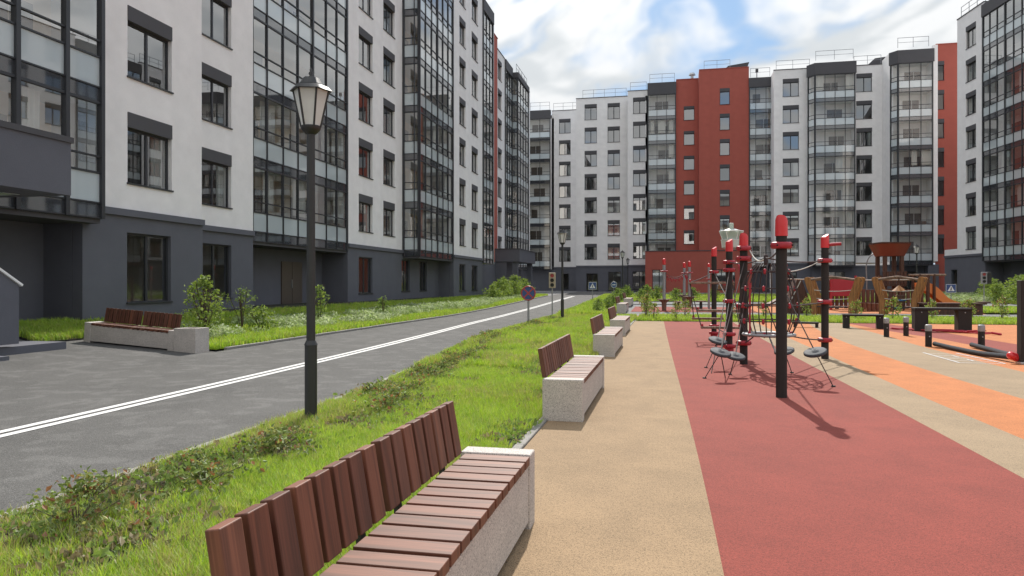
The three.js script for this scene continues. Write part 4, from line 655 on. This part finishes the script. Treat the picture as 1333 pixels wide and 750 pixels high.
// ================= FAR ROPE COURSE =================
{
  const c = thing('rope_course', 'grey poles with red tops and hanging chains behind the narrow lawn', 'rope course', P(0.5, 44).toArray()), g0 = c.position;
  const L = (t, y, s) => v3(t - g0.x, G(t, s) + y - g0.y, -s - g0.z), pts = [[-0.21, 42.1, 2.85], [1.05, 49.5, 2.7], [1.3, 46.6, 2.75]];
  for (const [t, s, h] of pts) { const g = grp('course_pole', c, ...L(t, 0, s).toArray()); part('shaft', new THREE.CylinderGeometry(0.09, 0.09, h - 0.9, 16), M.poleGrey, g, 0, (h + 0.35) / 2, 0); part('cone_base', new THREE.LatheGeometry([[0.32, 0.62], [0.14, 0.45], [0.12, 0], [0, 0]].map(p => new THREE.Vector2(...p)), 18), M.plank, g); part('base_disc', new THREE.CylinderGeometry(0.42, 0.4, 0.05, 20), M.plank, g, 0, 0.63, 0); part('cap', new THREE.CapsuleGeometry(0.1, 0.2, 4, 12), M.redPlastic, g, 0, h - 0.1, 0); part('ring', new THREE.TorusGeometry(0.2, 0.035, 8, 16).rotateX(Math.PI / 2), M.redDull, g, 0, h - 0.62, 0); }
  const ch = (i, j, y0, y1) => { const a = L(pts[i][0], y0, pts[i][1]), b = L(pts[j][0], y1, pts[j][1]); part('rope', tubeG(sag(a, b, 0.3, 8), 0.015, 6, 24), M.rope, c); for (let k = 1; k < 7; k++) { const q = a.clone().lerp(b, k / 7); q.y -= 0.3 * 4 * (k / 7) * (1 - k / 7) + 0.12; part('hand_grip', memo('hg', () => new THREE.CapsuleGeometry(0.035, 0.12, 4, 8)), M.redDull, c, q.x, q.y, q.z); } };
  ch(0, 1, 2.2, 2.1); ch(0, 2, 2.0, 2.2); ch(1, 2, 2.2, 2.2);
  for (const [t, s] of [[0.6, 43.6], [1.9, 44.6]]) { part('step_pad', new THREE.CylinderGeometry(0.3, 0.3, 0.06, 18), M.plank, c, ...L(t, 0.45, s).toArray()); part('step_spring', new THREE.CylinderGeometry(0.08, 0.1, 0.45, 10), M.lampPost, c, ...L(t, 0.22, s).toArray()); }
}
for (const [t, s, lab] of [[2.35, 44.5, 'thin grey pole with red top behind the climbing frame'], [7.0, 47, 'thin grey pole with red top beside the timber ramp']]) { const p = thing('course_post', lab, 'pole', P(t, s).toArray()); part('shaft', new THREE.CylinderGeometry(0.07, 0.07, 2.5, 12), M.poleGrey, p, 0, 1.25, 0); part('cap', new THREE.CapsuleGeometry(0.085, 0.1, 4, 10), M.redPlastic, p, 0, 2.55, 0); part('ring', new THREE.TorusGeometry(0.14, 0.03, 6, 14).rotateX(Math.PI / 2), M.redDull, p, 0, 1.75, 0); }

// ================= TIMBER PLAY HOUSES =================
const bentG = memo('bent', () => { const s = new THREE.Shape(); s.moveTo(-0.11, 0); s.lineTo(0.11, 0); s.quadraticCurveTo(0.15, 0.9, 0.05, 1.1); s.quadraticCurveTo(-0.1, 1.5, -0.2, 1.86); s.quadraticCurveTo(-0.33, 1.93, -0.44, 1.82); s.quadraticCurveTo(-0.32, 1.3, -0.17, 1.0); s.quadraticCurveTo(-0.09, 0.8, -0.11, 0); return uvMetres(new THREE.ExtrudeGeometry(s, { depth: 0.16, bevelEnabled: true, bevelSize: 0.015, bevelThickness: 0.015, bevelSegments: 1, curveSegments: 8 })); });
function ropeBridge(label, a, b) {
  const c = P((a[0] + b[0]) / 2, (a[1] + b[1]) / 2), g = thing('rope_bridge', label, 'rope bridge', c.toArray(), Math.atan2(-(-b[1] + a[1]), b[0] - a[0]), 'timber rope bridges'), w = Math.hypot(b[0] - a[0], b[1] - a[1]) / 2;
  part('bent_post', bentG, M.timber, g, -w, 0, -0.08); const r = part('bent_post', bentG, M.timber, g, w, 0, 0.08, Math.PI);
  for (const z of [-0.9]) { part('bent_post', bentG, M.timber, g, -w, 0, z - 0.08); part('bent_post', bentG, M.timber, g, w, 0, z + 0.08, Math.PI); }
  part('top_log', tubeG([v3(-w - 0.45, 1.72, 0), v3(-w * 0.5, 1.86, 0), v3(0, 1.9, 0), v3(w * 0.5, 1.84, 0), v3(w + 0.45, 1.7, 0)], 0.055, 8, 20), M.plank, g);
  part('top_log', tubeG([v3(-w - 0.45, 1.7, -0.9), v3(0, 1.86, -0.9), v3(w + 0.45, 1.7, -0.9)], 0.055, 8, 16), M.plank, g);
  for (const y of [1.25, 0.85, 0.45]) part('rope', tubeG(sag(v3(-w, y, 0), v3(w, y, 0), 0.06), 0.022, 6, 14), y < 0.5 ? M.rope : M.ropeLight, g);
  for (let i = 0; i < 6; i++) part('tread', rboxG(0.16, 0.06, 0.85, 0.01), M.timberDark, g, mix(-w + 0.2, w - 0.2, i / 5), 0.42, -0.45);
  return g;
}
ropeBridge('pair of bent yellow timber posts with arched log beside the red panel', [7.16, 39.1], [8.75, 38.4]);
const rbr = ropeBridge('pair of bent yellow timber posts with arched log before the play tower', [10.35, 39.3], [11.65, 38.7]);
{ const g = thing('hanging_seat', 'dark hanging play seat with blue band under the timber arch', 'swing seat', P(11.1, 39.2).toArray()); part('back', new THREE.CylinderGeometry(0.3, 0.24, 0.75, 14), M.timberDark, g, 0, 0.62, 0); part('band', new THREE.TorusGeometry(0.29, 0.04, 8, 20).rotateX(Math.PI / 2), std({ color: RGB(0.04, 0.13, 0.28), roughness: 0.6 }), g, 0, 0.75, 0); part('band', new THREE.TorusGeometry(0.26, 0.035, 8, 20).rotateX(Math.PI / 2), std({ color: RGB(0.1, 0.25, 0.3), roughness: 0.6 }), g, 0, 0.38, 0); part('roof', new THREE.ConeGeometry(0.34, 0.3, 8), M.timber, g, 0, 1.35, 0); part('hanger', tubeG([v3(0, 1.0, 0), v3(0, 1.85, 0)], 0.03, 8), M.timberDark, g); }
{
  const g = thing('play_tower', 'timber play tower with flared red roof', 'play tower', P(12.85, 47.2).toArray(), 0.16);
  for (const x of [-0.48, 0.48]) for (const z of [-0.48, 0.48]) part('post', rboxG(0.2, 3.2, 0.2, 0.02), M.timberDark, g, x, 1.6, z);
  part('platform', rboxG(1.35, 0.12, 1.35, 0.02), M.timberDark, g, 0, 1.35, 0);
  part('roof', new THREE.CylinderGeometry(1.2, 0.84, 0.72, 4, 1, true).rotateY(Math.PI / 4), Object.assign(std({ color: RGB(0.19, 0.045, 0.028), roughness: 0.6, side: THREE.DoubleSide })), g, 0, 3.42, 0);
  part('roof_lid', boxG(1.68, 0.06, 1.68), M.timberDark, g, 0, 3.84, 0);
  for (let i = 0; i < 7; i++) part('guard_plank', rboxG(0.17, 0.75, 0.05, 0.01), M.timberDark, g, -0.6 + i * 0.2, 1.78, 0.66);
}
{
  const g = thing('play_wall', 'dark timber palisade behind the rope bridges', 'play wall', P(11.6, 45.4).toArray(), 0.12);
  for (let i = 0; i < 22; i++) part('plank', rboxG(0.2, 1.05 + 0.12 * hash(i, 3), 0.07, 0.012), hash(i, 5) > 0.4 ? M.timberDark : M.wood[2], g, -2.6 + i * 0.245, 0.6, 0);
  part('top_rope', tubeG(sag(v3(-5, 1.75, 0.2), v3(2.9, 1.72, 0.2), 0.06, 12), 0.03, 8, 30), M.ropeLight, g); for (const x of [-5, -2.7, 0.2, 2.8]) part('post', new THREE.CylinderGeometry(0.09, 0.1, 1.95, 12), M.timberDark, g, x, 0.97, 0.2);
}
{ const g = thing('climbing_board', 'bright red play panel on timber posts', 'play panel', P(9.6, 44).toArray(), 0.1); part('panel', rboxG(1.35, 1.0, 0.05, 0.02), M.redDull, g, 0, 1.3, 0); for (const x of [-0.66, 0.66]) part('post', new THREE.CylinderGeometry(0.07, 0.07, 1.95, 12), M.redDull, g, x, 0.97, 0); }
{ const g = thing('log_border', 'row of short upright logs before the red panel', 'log border', P(9.9, 42.6).toArray(), 0.1); for (let i = 0; i < 9; i++) part('log', new THREE.CylinderGeometry(0.11, 0.11, 0.42 + 0.12 * hash(i, 2), 12), M.wood[3], g, i * 0.23, 0.24, 0.05 * hash(i, 9)); }
{ const g = thing('climbing_wedge', 'steep triangular timber climbing wedge with ramp', 'climbing wedge', P(6.6, 40.6).toArray(), 0.1); const s = new THREE.Shape([[-0.75, 0], [0.75, 0], [0.12, 1.75], [-0.12, 1.75]].map(p => new THREE.Vector2(...p))); part('wedge', uvMetres(new THREE.ExtrudeGeometry(s, { depth: 0.9, bevelEnabled: false })), M.timberDark, g, 0, 0, -0.45); const r = part('ramp', rboxG(1.5, 0.08, 0.7, 0.01), M.wood[2], g, -1.2, 0.62, 0.1); r.rotation.z = 0.5; part('rope', tubeG([v3(-0.55, 0.45, 0.5), v3(0.05, 1.7, 0.5)], 0.025, 6), M.ropeLight, g); }
{
  const g = thing('slide', 'orange sided slide beside the timber tower', 'slide', P(14.3, 46.4).toArray(), 0.15);
  const curve = [[-0.2, 1.25], [0.2, 1.2], [0.75, 0.85], [1.3, 0.42], [1.75, 0.22], [2.1, 0.2]], sh = new THREE.Shape(); sh.moveTo(-0.2, 1.05); sh.splineThru([[0.3, 0.95], [1.2, 0.3], [2.1, 0.1]].map(p => new THREE.Vector2(...p))); sh.lineTo(2.1, 0.35); sh.splineThru([[1.4, 0.62], [0.8, 1.2], [0.3, 1.5], [-0.2, 1.5]].map(p => new THREE.Vector2(...p)));
  const sg = uvMetres(new THREE.ExtrudeGeometry(sh, { depth: 0.06, bevelEnabled: false, curveSegments: 16 })); for (const z of [-0.36, 0.3]) part('side', sg, M.orange, g, 0, 0, z);
  const cg = []; for (let i = 0; i + 1 < curve.length; i++) { const [x0, y0] = curve[i], [x1, y1] = curve[i + 1], n = Math.hypot(x1 - x0, y1 - y0); const q = new THREE.BoxGeometry(n + 0.02, 0.04, 0.6); q.rotateZ(Math.atan2(y1 - y0, x1 - x0)); q.translate((x0 + x1) / 2, (y0 + y1) / 2, 0); cg.push(q); } part('chute', merge(cg), M.steel, g);
  for (const x of [-0.25, 0.55]) for (const z of [-0.4, 0.4]) part('post', new THREE.CylinderGeometry(0.08, 0.08, 2.0, 12), M.timberDark, g, x, 1.0, z); part('top_log', tubeG([v3(-0.9, 1.95, 0.4), v3(1.2, 1.95, 0.4)], 0.06, 8), M.plank, g);
}
{ const g = thing('timber_trough', 'long dark timber trough table beside the path', 'table', P(12.6, 38.6).toArray(), 0.05); part('top', rboxG(2.9, 0.07, 0.75, 0.01), M.timberDark, g, 0.6, 0.62, 0); part('side', rboxG(2.6, 0.5, 0.6, 0.01), M.timberDark, g, 0.6, 0.33, 0); part('lip', rboxG(0.4, 0.05, 0.8, 0.01), M.timberDark, g, 2.1, 0.69, 0); }

// ================= PLANTS =================
function leaves(seed, n, place, len, pal, droop = 0.3) {
  const r = mulberry(seed), pos = [], col = [], nor = [];
  const d = v3(), s = v3(), u = v3(), c = v3();
  for (let i = 0; i < n; i++) {
    const p = place(r, i); if (!p) continue;
    d.set(r() - 0.5, (r() - 0.5) * 0.9 + 0.15 - droop * 0.5, r() - 0.5).normalize(); s.set(r() - 0.5, (r() - 0.5) * 0.6, r() - 0.5).cross(d).normalize(); u.crossVectors(d, s);
    const L = len * (0.6 + 0.8 * r()), w = L * 0.3, k = pal[Math.floor(r() * pal.length)], v = 0.75 + 0.5 * r();
    const A = p, B = p.clone().addScaledVector(d, L * 0.5).addScaledVector(s, w).addScaledVector(u, L * 0.1), C = p.clone().addScaledVector(d, L).addScaledVector(u, -L * 0.1), D = p.clone().addScaledVector(d, L * 0.5).addScaledVector(s, -w).addScaledVector(u, L * 0.1);
    for (const q of [A, B, C, A, C, D]) { pos.push(q.x, q.y, q.z); col.push(k[0] * v, k[1] * v, k[2] * v); }
  }
  const g = new THREE.BufferGeometry(); g.setAttribute('position', new THREE.Float32BufferAttribute(pos, 3)); g.setAttribute('color', new THREE.Float32BufferAttribute(col, 3)); g.computeVertexNormals(); return g;
}
function clumpPlace(seed, nc, rx, h0, h1, cr) { // clumps spread through an ellipsoid
  const r = mulberry(seed), cs = []; for (let i = 0; i < nc; i++) { const a = r() * 6.283, q = Math.sqrt(r()), yy = r(); const k = Math.sin(Math.PI * (0.18 + 0.8 * yy)); cs.push([v3(Math.cos(a) * q * rx * k, mix(h0, h1, yy), Math.sin(a) * q * rx * k), cr * (0.5 + r())]); }
  return (rr) => { const [c, R] = cs[Math.floor(rr() * nc)]; const p = v3(rr() - 0.5, rr() - 0.5, rr() - 0.5).normalize().multiplyScalar(R * Math.cbrt(rr())); return p.add(c).setY(Math.max(0.02, p.y)); };
}
function stems(seed, n, rx, h, r0 = 0.006) { const r = mulberry(seed), gs = []; for (let i = 0; i < n; i++) { const a = r() * 6.283, q = r() * rx; const e = v3(Math.cos(a) * q, h * (0.6 + 0.35 * r()), Math.sin(a) * q); gs.push(tubeG([v3(Math.cos(a) * 0.02, 0, Math.sin(a) * 0.02), v3(e.x * 0.4 + 0.02 * r(), e.y * 0.5, e.z * 0.4), e], r0 * (0.7 + 0.6 * r()), 5, 5)); } return mergeGeometries(gs); }
const GRN = [[0.17, 0.25, 0.04], [0.2, 0.29, 0.05], [0.12, 0.18, 0.035], [0.25, 0.32, 0.07]], YEL = [[0.28, 0.38, 0.05], [0.22, 0.32, 0.04], [0.34, 0.42, 0.07], [0.16, 0.24, 0.035]], PALE = [[0.42, 0.5, 0.24], [0.34, 0.43, 0.16], [0.5, 0.56, 0.32], [0.24, 0.33, 0.09]], MIX = [[0.2, 0.28, 0.05], [0.14, 0.18, 0.04], [0.4, 0.4, 0.1], [0.34, 0.15, 0.06], [0.25, 0.3, 0.08], [0.17, 0.24, 0.05], [0.2, 0.27, 0.05]];
function plant(name, label, category, group, pos, spec) {
  const g = thing(name, label, category, pos, spec.turn || 0, group);
  part('foliage', spec.geo, M.leaf, g); part('stem', spec.stem, M.bark, g); return g;
}
const lowVar = range(5).map(i => ({ geo: leaves(200 + i, 460, clumpPlace(300 + i, 24, 0.4, 0.02, 0.15, 0.08), 0.042, i % 2 ? MIX : GRN.concat(MIX.slice(1, 5))), stem: stems(400 + i, 9, 0.26, 0.2, 0.0028) }));
{
  const r = mulberry(31); let first = range(5).map(() => null);
  for (let s = 2.9; s < 34; s += 0.42 + 0.16 * r() + s * 0.009) {
    if (r() < 0.14) continue;
    const t = roadR(s) + 0.7 + (r() - 0.5) * 0.7 - 0.12 * Math.sin(s * 0.7), k = Math.floor(r() * 5), sc = 0.65 + 0.55 * r();
    const lab = 'low tangled shrub with reddish tips in the grass verge by the road', gname = 'low shrubs along the verge';
    let o; if (!first[k]) o = first[k] = plant('low_shrub', lab, 'shrub', gname, [t, G(t, s) + 0.03, -s], { geo: lowVar[k].geo, stem: lowVar[k].stem }); else o = copy(first[k], 'low_shrub', [t, G(t, s) + 0.03, -s], 0, lab);
    o.rotation.y = r() * 6.28; o.scale.setScalar(sc);
  }
  // shrubs of the far verge and the border
  const fv = { geo: leaves(230, 500, clumpPlace(231, 18, 0.42, 0.08, 0.6, 0.16), 0.09, GRN.concat(YEL)), stem: stems(232, 10, 0.3, 0.5, 0.006) }; let f0 = null;
  for (const [t, s, sc] of [[-3.6, 38.2, 0.8], [-3.2, 40.5, 1], [-3.9, 42.5, 0.9], [-3.3, 45, 1.1], [-3.7, 48, 0.9], [-3.2, 51, 1.1], [-3.6, 55, 1.3], [-3.1, 58, 1.2], [-3.4, 62, 1.4], [-1.9, 55, 1.2], [-0.8, 56, 1.4], [0.6, 55, 1.3], [-1.6, 60, 1.5], [1.8, 57, 1.3], [3.4, 58, 1.2], [5.5, 56, 1.2]]) { const lab = 'rounded green shrub on the far lawn beside the verge'; if (!f0) { f0 = plant('lawn_shrub', lab, 'shrub', 'shrubs of the far lawn', P(t, s, 0.03).toArray(), fv); f0.scale.setScalar(sc); } else copy(f0, 'lawn_shrub', P(t, s, 0.03).toArray(), s, lab).scale.setScalar(sc); }
}
// saplings on the narrow lawn
{
  const sp = { geo: leaves(240, 260, clumpPlace(241, 14, 0.26, 0.2, 0.95, 0.12), 0.085, YEL.concat(MIX.slice(2, 4))), stem: stems(242, 6, 0.2, 0.9, 0.008) }; let f0 = null;
  for (const [t, s, sc] of [[-0.62, 32.5, 0.8], [0.35, 32.1, 0.85], [0.75, 34.2, 0.9], [-1.0, 34.5, 1.2], [2.7, 33.5, 0.8], [4.2, 34.6, 0.9], [6.1, 35, 1.0], [7.9, 34, 0.95], [9.2, 33.4, 1.1], [11.0, 34.3, 0.9], [12.1, 33.6, 1.0], [13.8, 34.6, 1.1], [15.6, 34.2, 1.2], [16.4, 33.2, 1.3], [-1.2, 39.5, 1.0], [-1.0, 36.2, 0.9]]) { const lab = 'thin leafy sapling on the narrow lawn behind the playground'; if (!f0) { f0 = plant('sapling', lab, 'sapling', 'saplings of the narrow lawn', P(t, s, 0.03).toArray(), sp); f0.scale.setScalar(sc); } else copy(f0, 'sapling', P(t, s, 0.03).toArray(), s * 1.3, lab).scale.setScalar(sc); }
}
// shrubs before the left house
plant('shrub', 'tall bright green shrub behind the porch bench planter', 'shrub', undefined, P(-11.75, 16.9, 0.03).toArray(), { geo: leaves(250, 1150, clumpPlace(251, 60, 0.62, 0.3, 1.62, 0.11), 0.085, YEL), stem: stems(252, 22, 0.55, 1.6, 0.01) });
plant('shrub', 'dark sparse shrub before the plinth window beside the bright one', 'shrub', undefined, P(-12.6, 20.0, 0.03).toArray(), { geo: leaves(253, 330, clumpPlace(254, 30, 0.45, 0.6, 1.3, 0.1), 0.07, GRN), stem: stems(255, 10, 0.4, 1.4, 0.01) });
plant('shrub', 'low yellow green shrub in the pale ground cover', 'shrub', undefined, P(-11.9, 19.9, 0.03).toArray(), { geo: leaves(256, 480, clumpPlace(257, 30, 0.5, 0.15, 0.75, 0.12), 0.09, YEL), stem: stems(258, 10, 0.4, 0.8, 0.009) });
plant('shrub', 'slender young shrub with large leaves before the wide loggia recess', 'shrub', undefined, P(-12.2, 24.3, 0.03).toArray(), { geo: leaves(259, 210, clumpPlace(260, 26, 0.45, 0.3, 1.4, 0.11), 0.11, YEL.concat(GRN)), stem: stems(261, 6, 0.4, 1.6, 0.01) });
plant('shrub', 'small leafy shrub hidden behind the lamp post', 'shrub', undefined, P(-11.9, 29.5, 0.03).toArray(), { geo: leaves(262, 160, clumpPlace(263, 16, 0.35, 0.2, 0.9, 0.12), 0.1, GRN), stem: stems(264, 6, 0.3, 1.0, 0.01) });
{
  const bv = range(2).map(i => ({ geo: leaves(270 + i, 1300, clumpPlace(272 + i, 44, 0.8, 0.15, 1.3, 0.24), 0.12, YEL), stem: stems(274 + i, 10, 0.5, 1.2, 0.012) })); const f = [null, null];
  [[-12.6, 55, 1.1], [-12.9, 57.2, 1.2], [-12.3, 58.8, 1.0], [-12.8, 61, 1.3], [-12.4, 63.2, 1.1], [-12.6, 52.8, 0.9]].forEach(([t, s, sc], i) => { const lab = 'dense green bush before the farther porch', k = i % 2; const o = f[k] ? copy(f[k], 'porch_bush', P(t, s).toArray(), s, lab) : (f[k] = plant('porch_bush', lab, 'bush', 'bushes before the farther porch', P(t, s).toArray(), bv[k])); o.scale.setScalar(sc); });
  const g = [null, null];
  [[21.4, 54.5, 0.9], [22.4, 53, 1.2], [23.2, 55.5, 1.3], [23.8, 52.4, 1.4], [22.4, 57.5, 1.1], [24.4, 58.2, 1.2], [23.4, 61, 1.1], [24.6, 55.5, 1.4], [17.6, 57, 0.9], [18.2, 59, 0.8], [24, 50.9, 1.2]].forEach(([t, s, sc], i) => { const lab = 'loose yellow green bush on the lawn before the right house', k = i % 2; const o = g[k] ? copy(g[k], 'lawn_bush', P(t, s).toArray(), s, lab) : (g[k] = plant('lawn_bush', lab, 'bush', 'bushes before the right house', P(t, s).toArray(), bv[k])); o.scale.setScalar(sc); });
}
// ---------- grass and ground cover (uncountable) ----------
function tuftG(seed, n, h, spread, w) {
  const r = mulberry(seed), pos = [];
  for (let i = 0; i < n; i++) { const a = r() * 6.283, q = Math.sqrt(r()) * spread, x = Math.cos(a) * q, z = Math.sin(a) * q, b = r() * 6.283, H = h * (0.55 + 0.6 * r()), l = H * (0.15 + 0.55 * r()), ww = w * (0.7 + 0.6 * r()); const dx = Math.cos(b), dz = Math.sin(b), sx = -dz * ww, sz = dx * ww;
    const p0 = [x - sx, -0.01, z - sz], p1 = [x + sx, -0.01, z + sz], m0 = [x + dx * l * 0.35 - sx * 0.8, H * 0.6, z + dz * l * 0.35 - sz * 0.8], m1 = [x + dx * l * 0.35 + sx * 0.8, H * 0.6, z + dz * l * 0.35 + sz * 0.8], t = [x + dx * l, H, z + dz * l]; pos.push(...p0, ...p1, ...m1, ...p0, ...m1, ...m0, ...m0, ...m1, ...t); }
  const g = new THREE.BufferGeometry(); g.setAttribute('position', new THREE.Float32BufferAttribute(pos, 3)); g.computeVertexNormals(); return g;
}
const avoid = [];
const DRY = [[0.5, 0.42, 0.16], [0.42, 0.36, 0.13], [0.38, 0.4, 0.1]];
function scatter(name, label, category, geo, mat, n, seed, place, pal, dryness) {
  const im = shade(new THREE.InstancedMesh(geo, mat, n)), r = mulberry(seed), m = new THREE.Matrix4(), q = new THREE.Quaternion(), e = new THREE.Euler(), c = new THREE.Color(); let k = 0;
  for (let tries = 0; k < n && tries < n * 5; tries++) { const p = place(r); if (!p) continue; e.set((r() - 0.5) * 0.25, r() * 6.283, (r() - 0.5) * 0.25); q.setFromEuler(e); const sc = p[2] * (0.7 + 0.6 * r()); m.compose(v3(p[0], G(p[0], p[1]) + 0.033, -p[1]), q, v3(sc, sc * (0.8 + 0.4 * r()), sc)); im.setMatrixAt(k, m); const dry = dryness ? dryness(p[0], p[1]) : 0, a = r() < dry ? DRY[Math.floor(r() * 3)] : pal[Math.floor(r() * pal.length)], v = 0.75 + 0.5 * r(); c.setRGB(a[0] * v, a[1] * v, a[2] * v); im.setColorAt(k, c); k++; }
  im.count = k; im.name = numbered(name); info(im, label, category, null, 'stuff'); scene.add(im); return im;
}
const GR = [[0.36, 0.53, 0.028], [0.41, 0.57, 0.035], [0.28, 0.44, 0.025], [0.46, 0.57, 0.06], [0.46, 0.48, 0.1]];
// bare and shrubby patches of the verge thin the grass out
const dryAt = (t, s) => 0.4 * smooth(0.48, 0.66, fbm(t * 0.7 + 9, s * 0.5 + 2, 4, 99)), tall = (t, s) => 0.65 + 0.7 * fbm(t * 1.6, s * 1.2, 3, 98);
const thin = (t, s) => smooth(0.5, 0.64, fbm(t * 1.3 + 5, s * 0.8 + 3, 4, 91)) * 0.88 + 0.8 * Math.exp(-Math.pow((t - roadR(s) - 0.7) / 0.34, 2)) * smooth(0.32, 0.6, fbm(t * 1.1, s * 0.5, 3, 95));
scatter('verge_grass', 'long fresh grass of the verge beside the nearest benches', 'grass', tuftG(501, 9, 0.095, 0.04, 0.0028), M.grass, 42000, 502, r => { const s = 1.2 + Math.pow(r(), 1.35) * 12, t = mix(roadR(s) + 0.11, -1.47, r()); return r() < thin(t, s) ? null : [t, s, (t < roadR(s) + 0.35 ? 0.8 : 1) * tall(t, s)]; }, GR, dryAt);
scatter('verge_grass', 'grass of the verge beside the farther benches', 'grass', tuftG(503, 9, 0.13, 0.06, 0.005), M.grass, 30000, 504, r => { const s = 13 + Math.pow(r(), 1.2) * 22, t = mix(roadR(s) + 0.11, -1.47, r()); return r() < thin(t, s) ? null : [t, s, (t < roadR(s) + 0.35 ? 0.8 : 1) * tall(t, s)]; }, GR, dryAt);
scatter('far_verge_grass', 'grass of the verge beyond the orange path', 'grass', tuftG(505, 9, 0.16, 0.12, 0.012), M.grass, 9000, 506, r => [mix(-5.4, -2.8, r()), mix(36.5, 65.5, r()), 1], GR);
scatter('left_lawn_grass', 'grass of the lawn before the left house', 'grass', tuftG(507, 9, 0.14, 0.09, 0.009), M.grass, 36000, 508, r => { const s = 15.6 + Math.pow(r(), 1.3) * 50; const t = mix(s < 62 ? -14.7 : -13, -10.62, r()); return [t, s, 1]; }, GR);
scatter('porch_grass', 'grass of the small lawn beside the porch', 'grass', tuftG(509, 9, 0.15, 0.06, 0.005), M.grass, 2500, 510, r => [mix(-14.95, -13.8, r()), mix(13.8, 15.9, r()), 0.9], GR);
scatter('strip_grass', 'grass of the narrow lawn behind the playground', 'grass', tuftG(511, 9, 0.13, 0.1, 0.009), M.grass, 16000, 512, r => [mix(-1.25, 28, r()), mix(31.6, 35.9, r()), 1], GR);
scatter('right_grass', 'grass of the lawns before the far and right houses', 'grass', tuftG(513, 9, 0.17, 0.16, 0.016), M.grass, 16000, 514, r => { const k = r(); return k < 0.3 ? [mix(15.7, 32, r()), mix(41.7, 46.4, r()), 1] : k < 0.75 ? [mix(-2.6, 21.5, r()), mix(53.7, 67.8, r()), 1] : [mix(21.6, 25.5, r()), mix(50.3, 69, r()), 1]; }, GR);
const coverG = leaves(520, 46, (r) => v3((r() - 0.5) * 0.34, 0.04 + 0.3 * r() * r(), (r() - 0.5) * 0.34), 0.085, [[1, 1, 1]], 0);
scatter('ground_cover', 'pale leafy ground cover along the lawn before the left house', 'ground cover', coverG, M.leaf, 5200, 521, r => { const s = 15.9 + Math.pow(r(), 1.2) * 48, t = -12.35 + (r() + r() - 1) * 1.15 - 0.3 * Math.sin(s * 0.4); return fbm(t * 0.9, s * 0.45, 3, 97) < 0.42 ? null : [t, s, 0.85]; }, PALE);
scatter('ground_cover', 'pale leafy ground cover on the lawn before the right house', 'ground cover', coverG, M.leaf, 1500, 523, r => [mix(15, 25, r()), mix(54, 66, r()), 1.1], PALE);
const litterG = leaves(530, 10, (r) => v3((r() - 0.5) * 0.3, 0.01 + 0.05 * r(), (r() - 0.5) * 0.3), 0.05, [[1, 1, 1]], 0);
scatter('verge_weeds', 'dry leaves and weeds in the bare patches of the verge', 'weeds', litterG, M.leaf, 2400, 531, r => { const s = 1.5 + Math.pow(r(), 1.3) * 30, t = mix(roadR(s) + 0.15, -1.5, r()); return r() > thin(t, s) ? null : [t, s, 1]; }, [[0.34, 0.27, 0.14], [0.24, 0.2, 0.09], [0.2, 0.3, 0.05], [0.22, 0.32, 0.06], [0.26, 0.36, 0.07]]);

renderer.render(scene, camera);
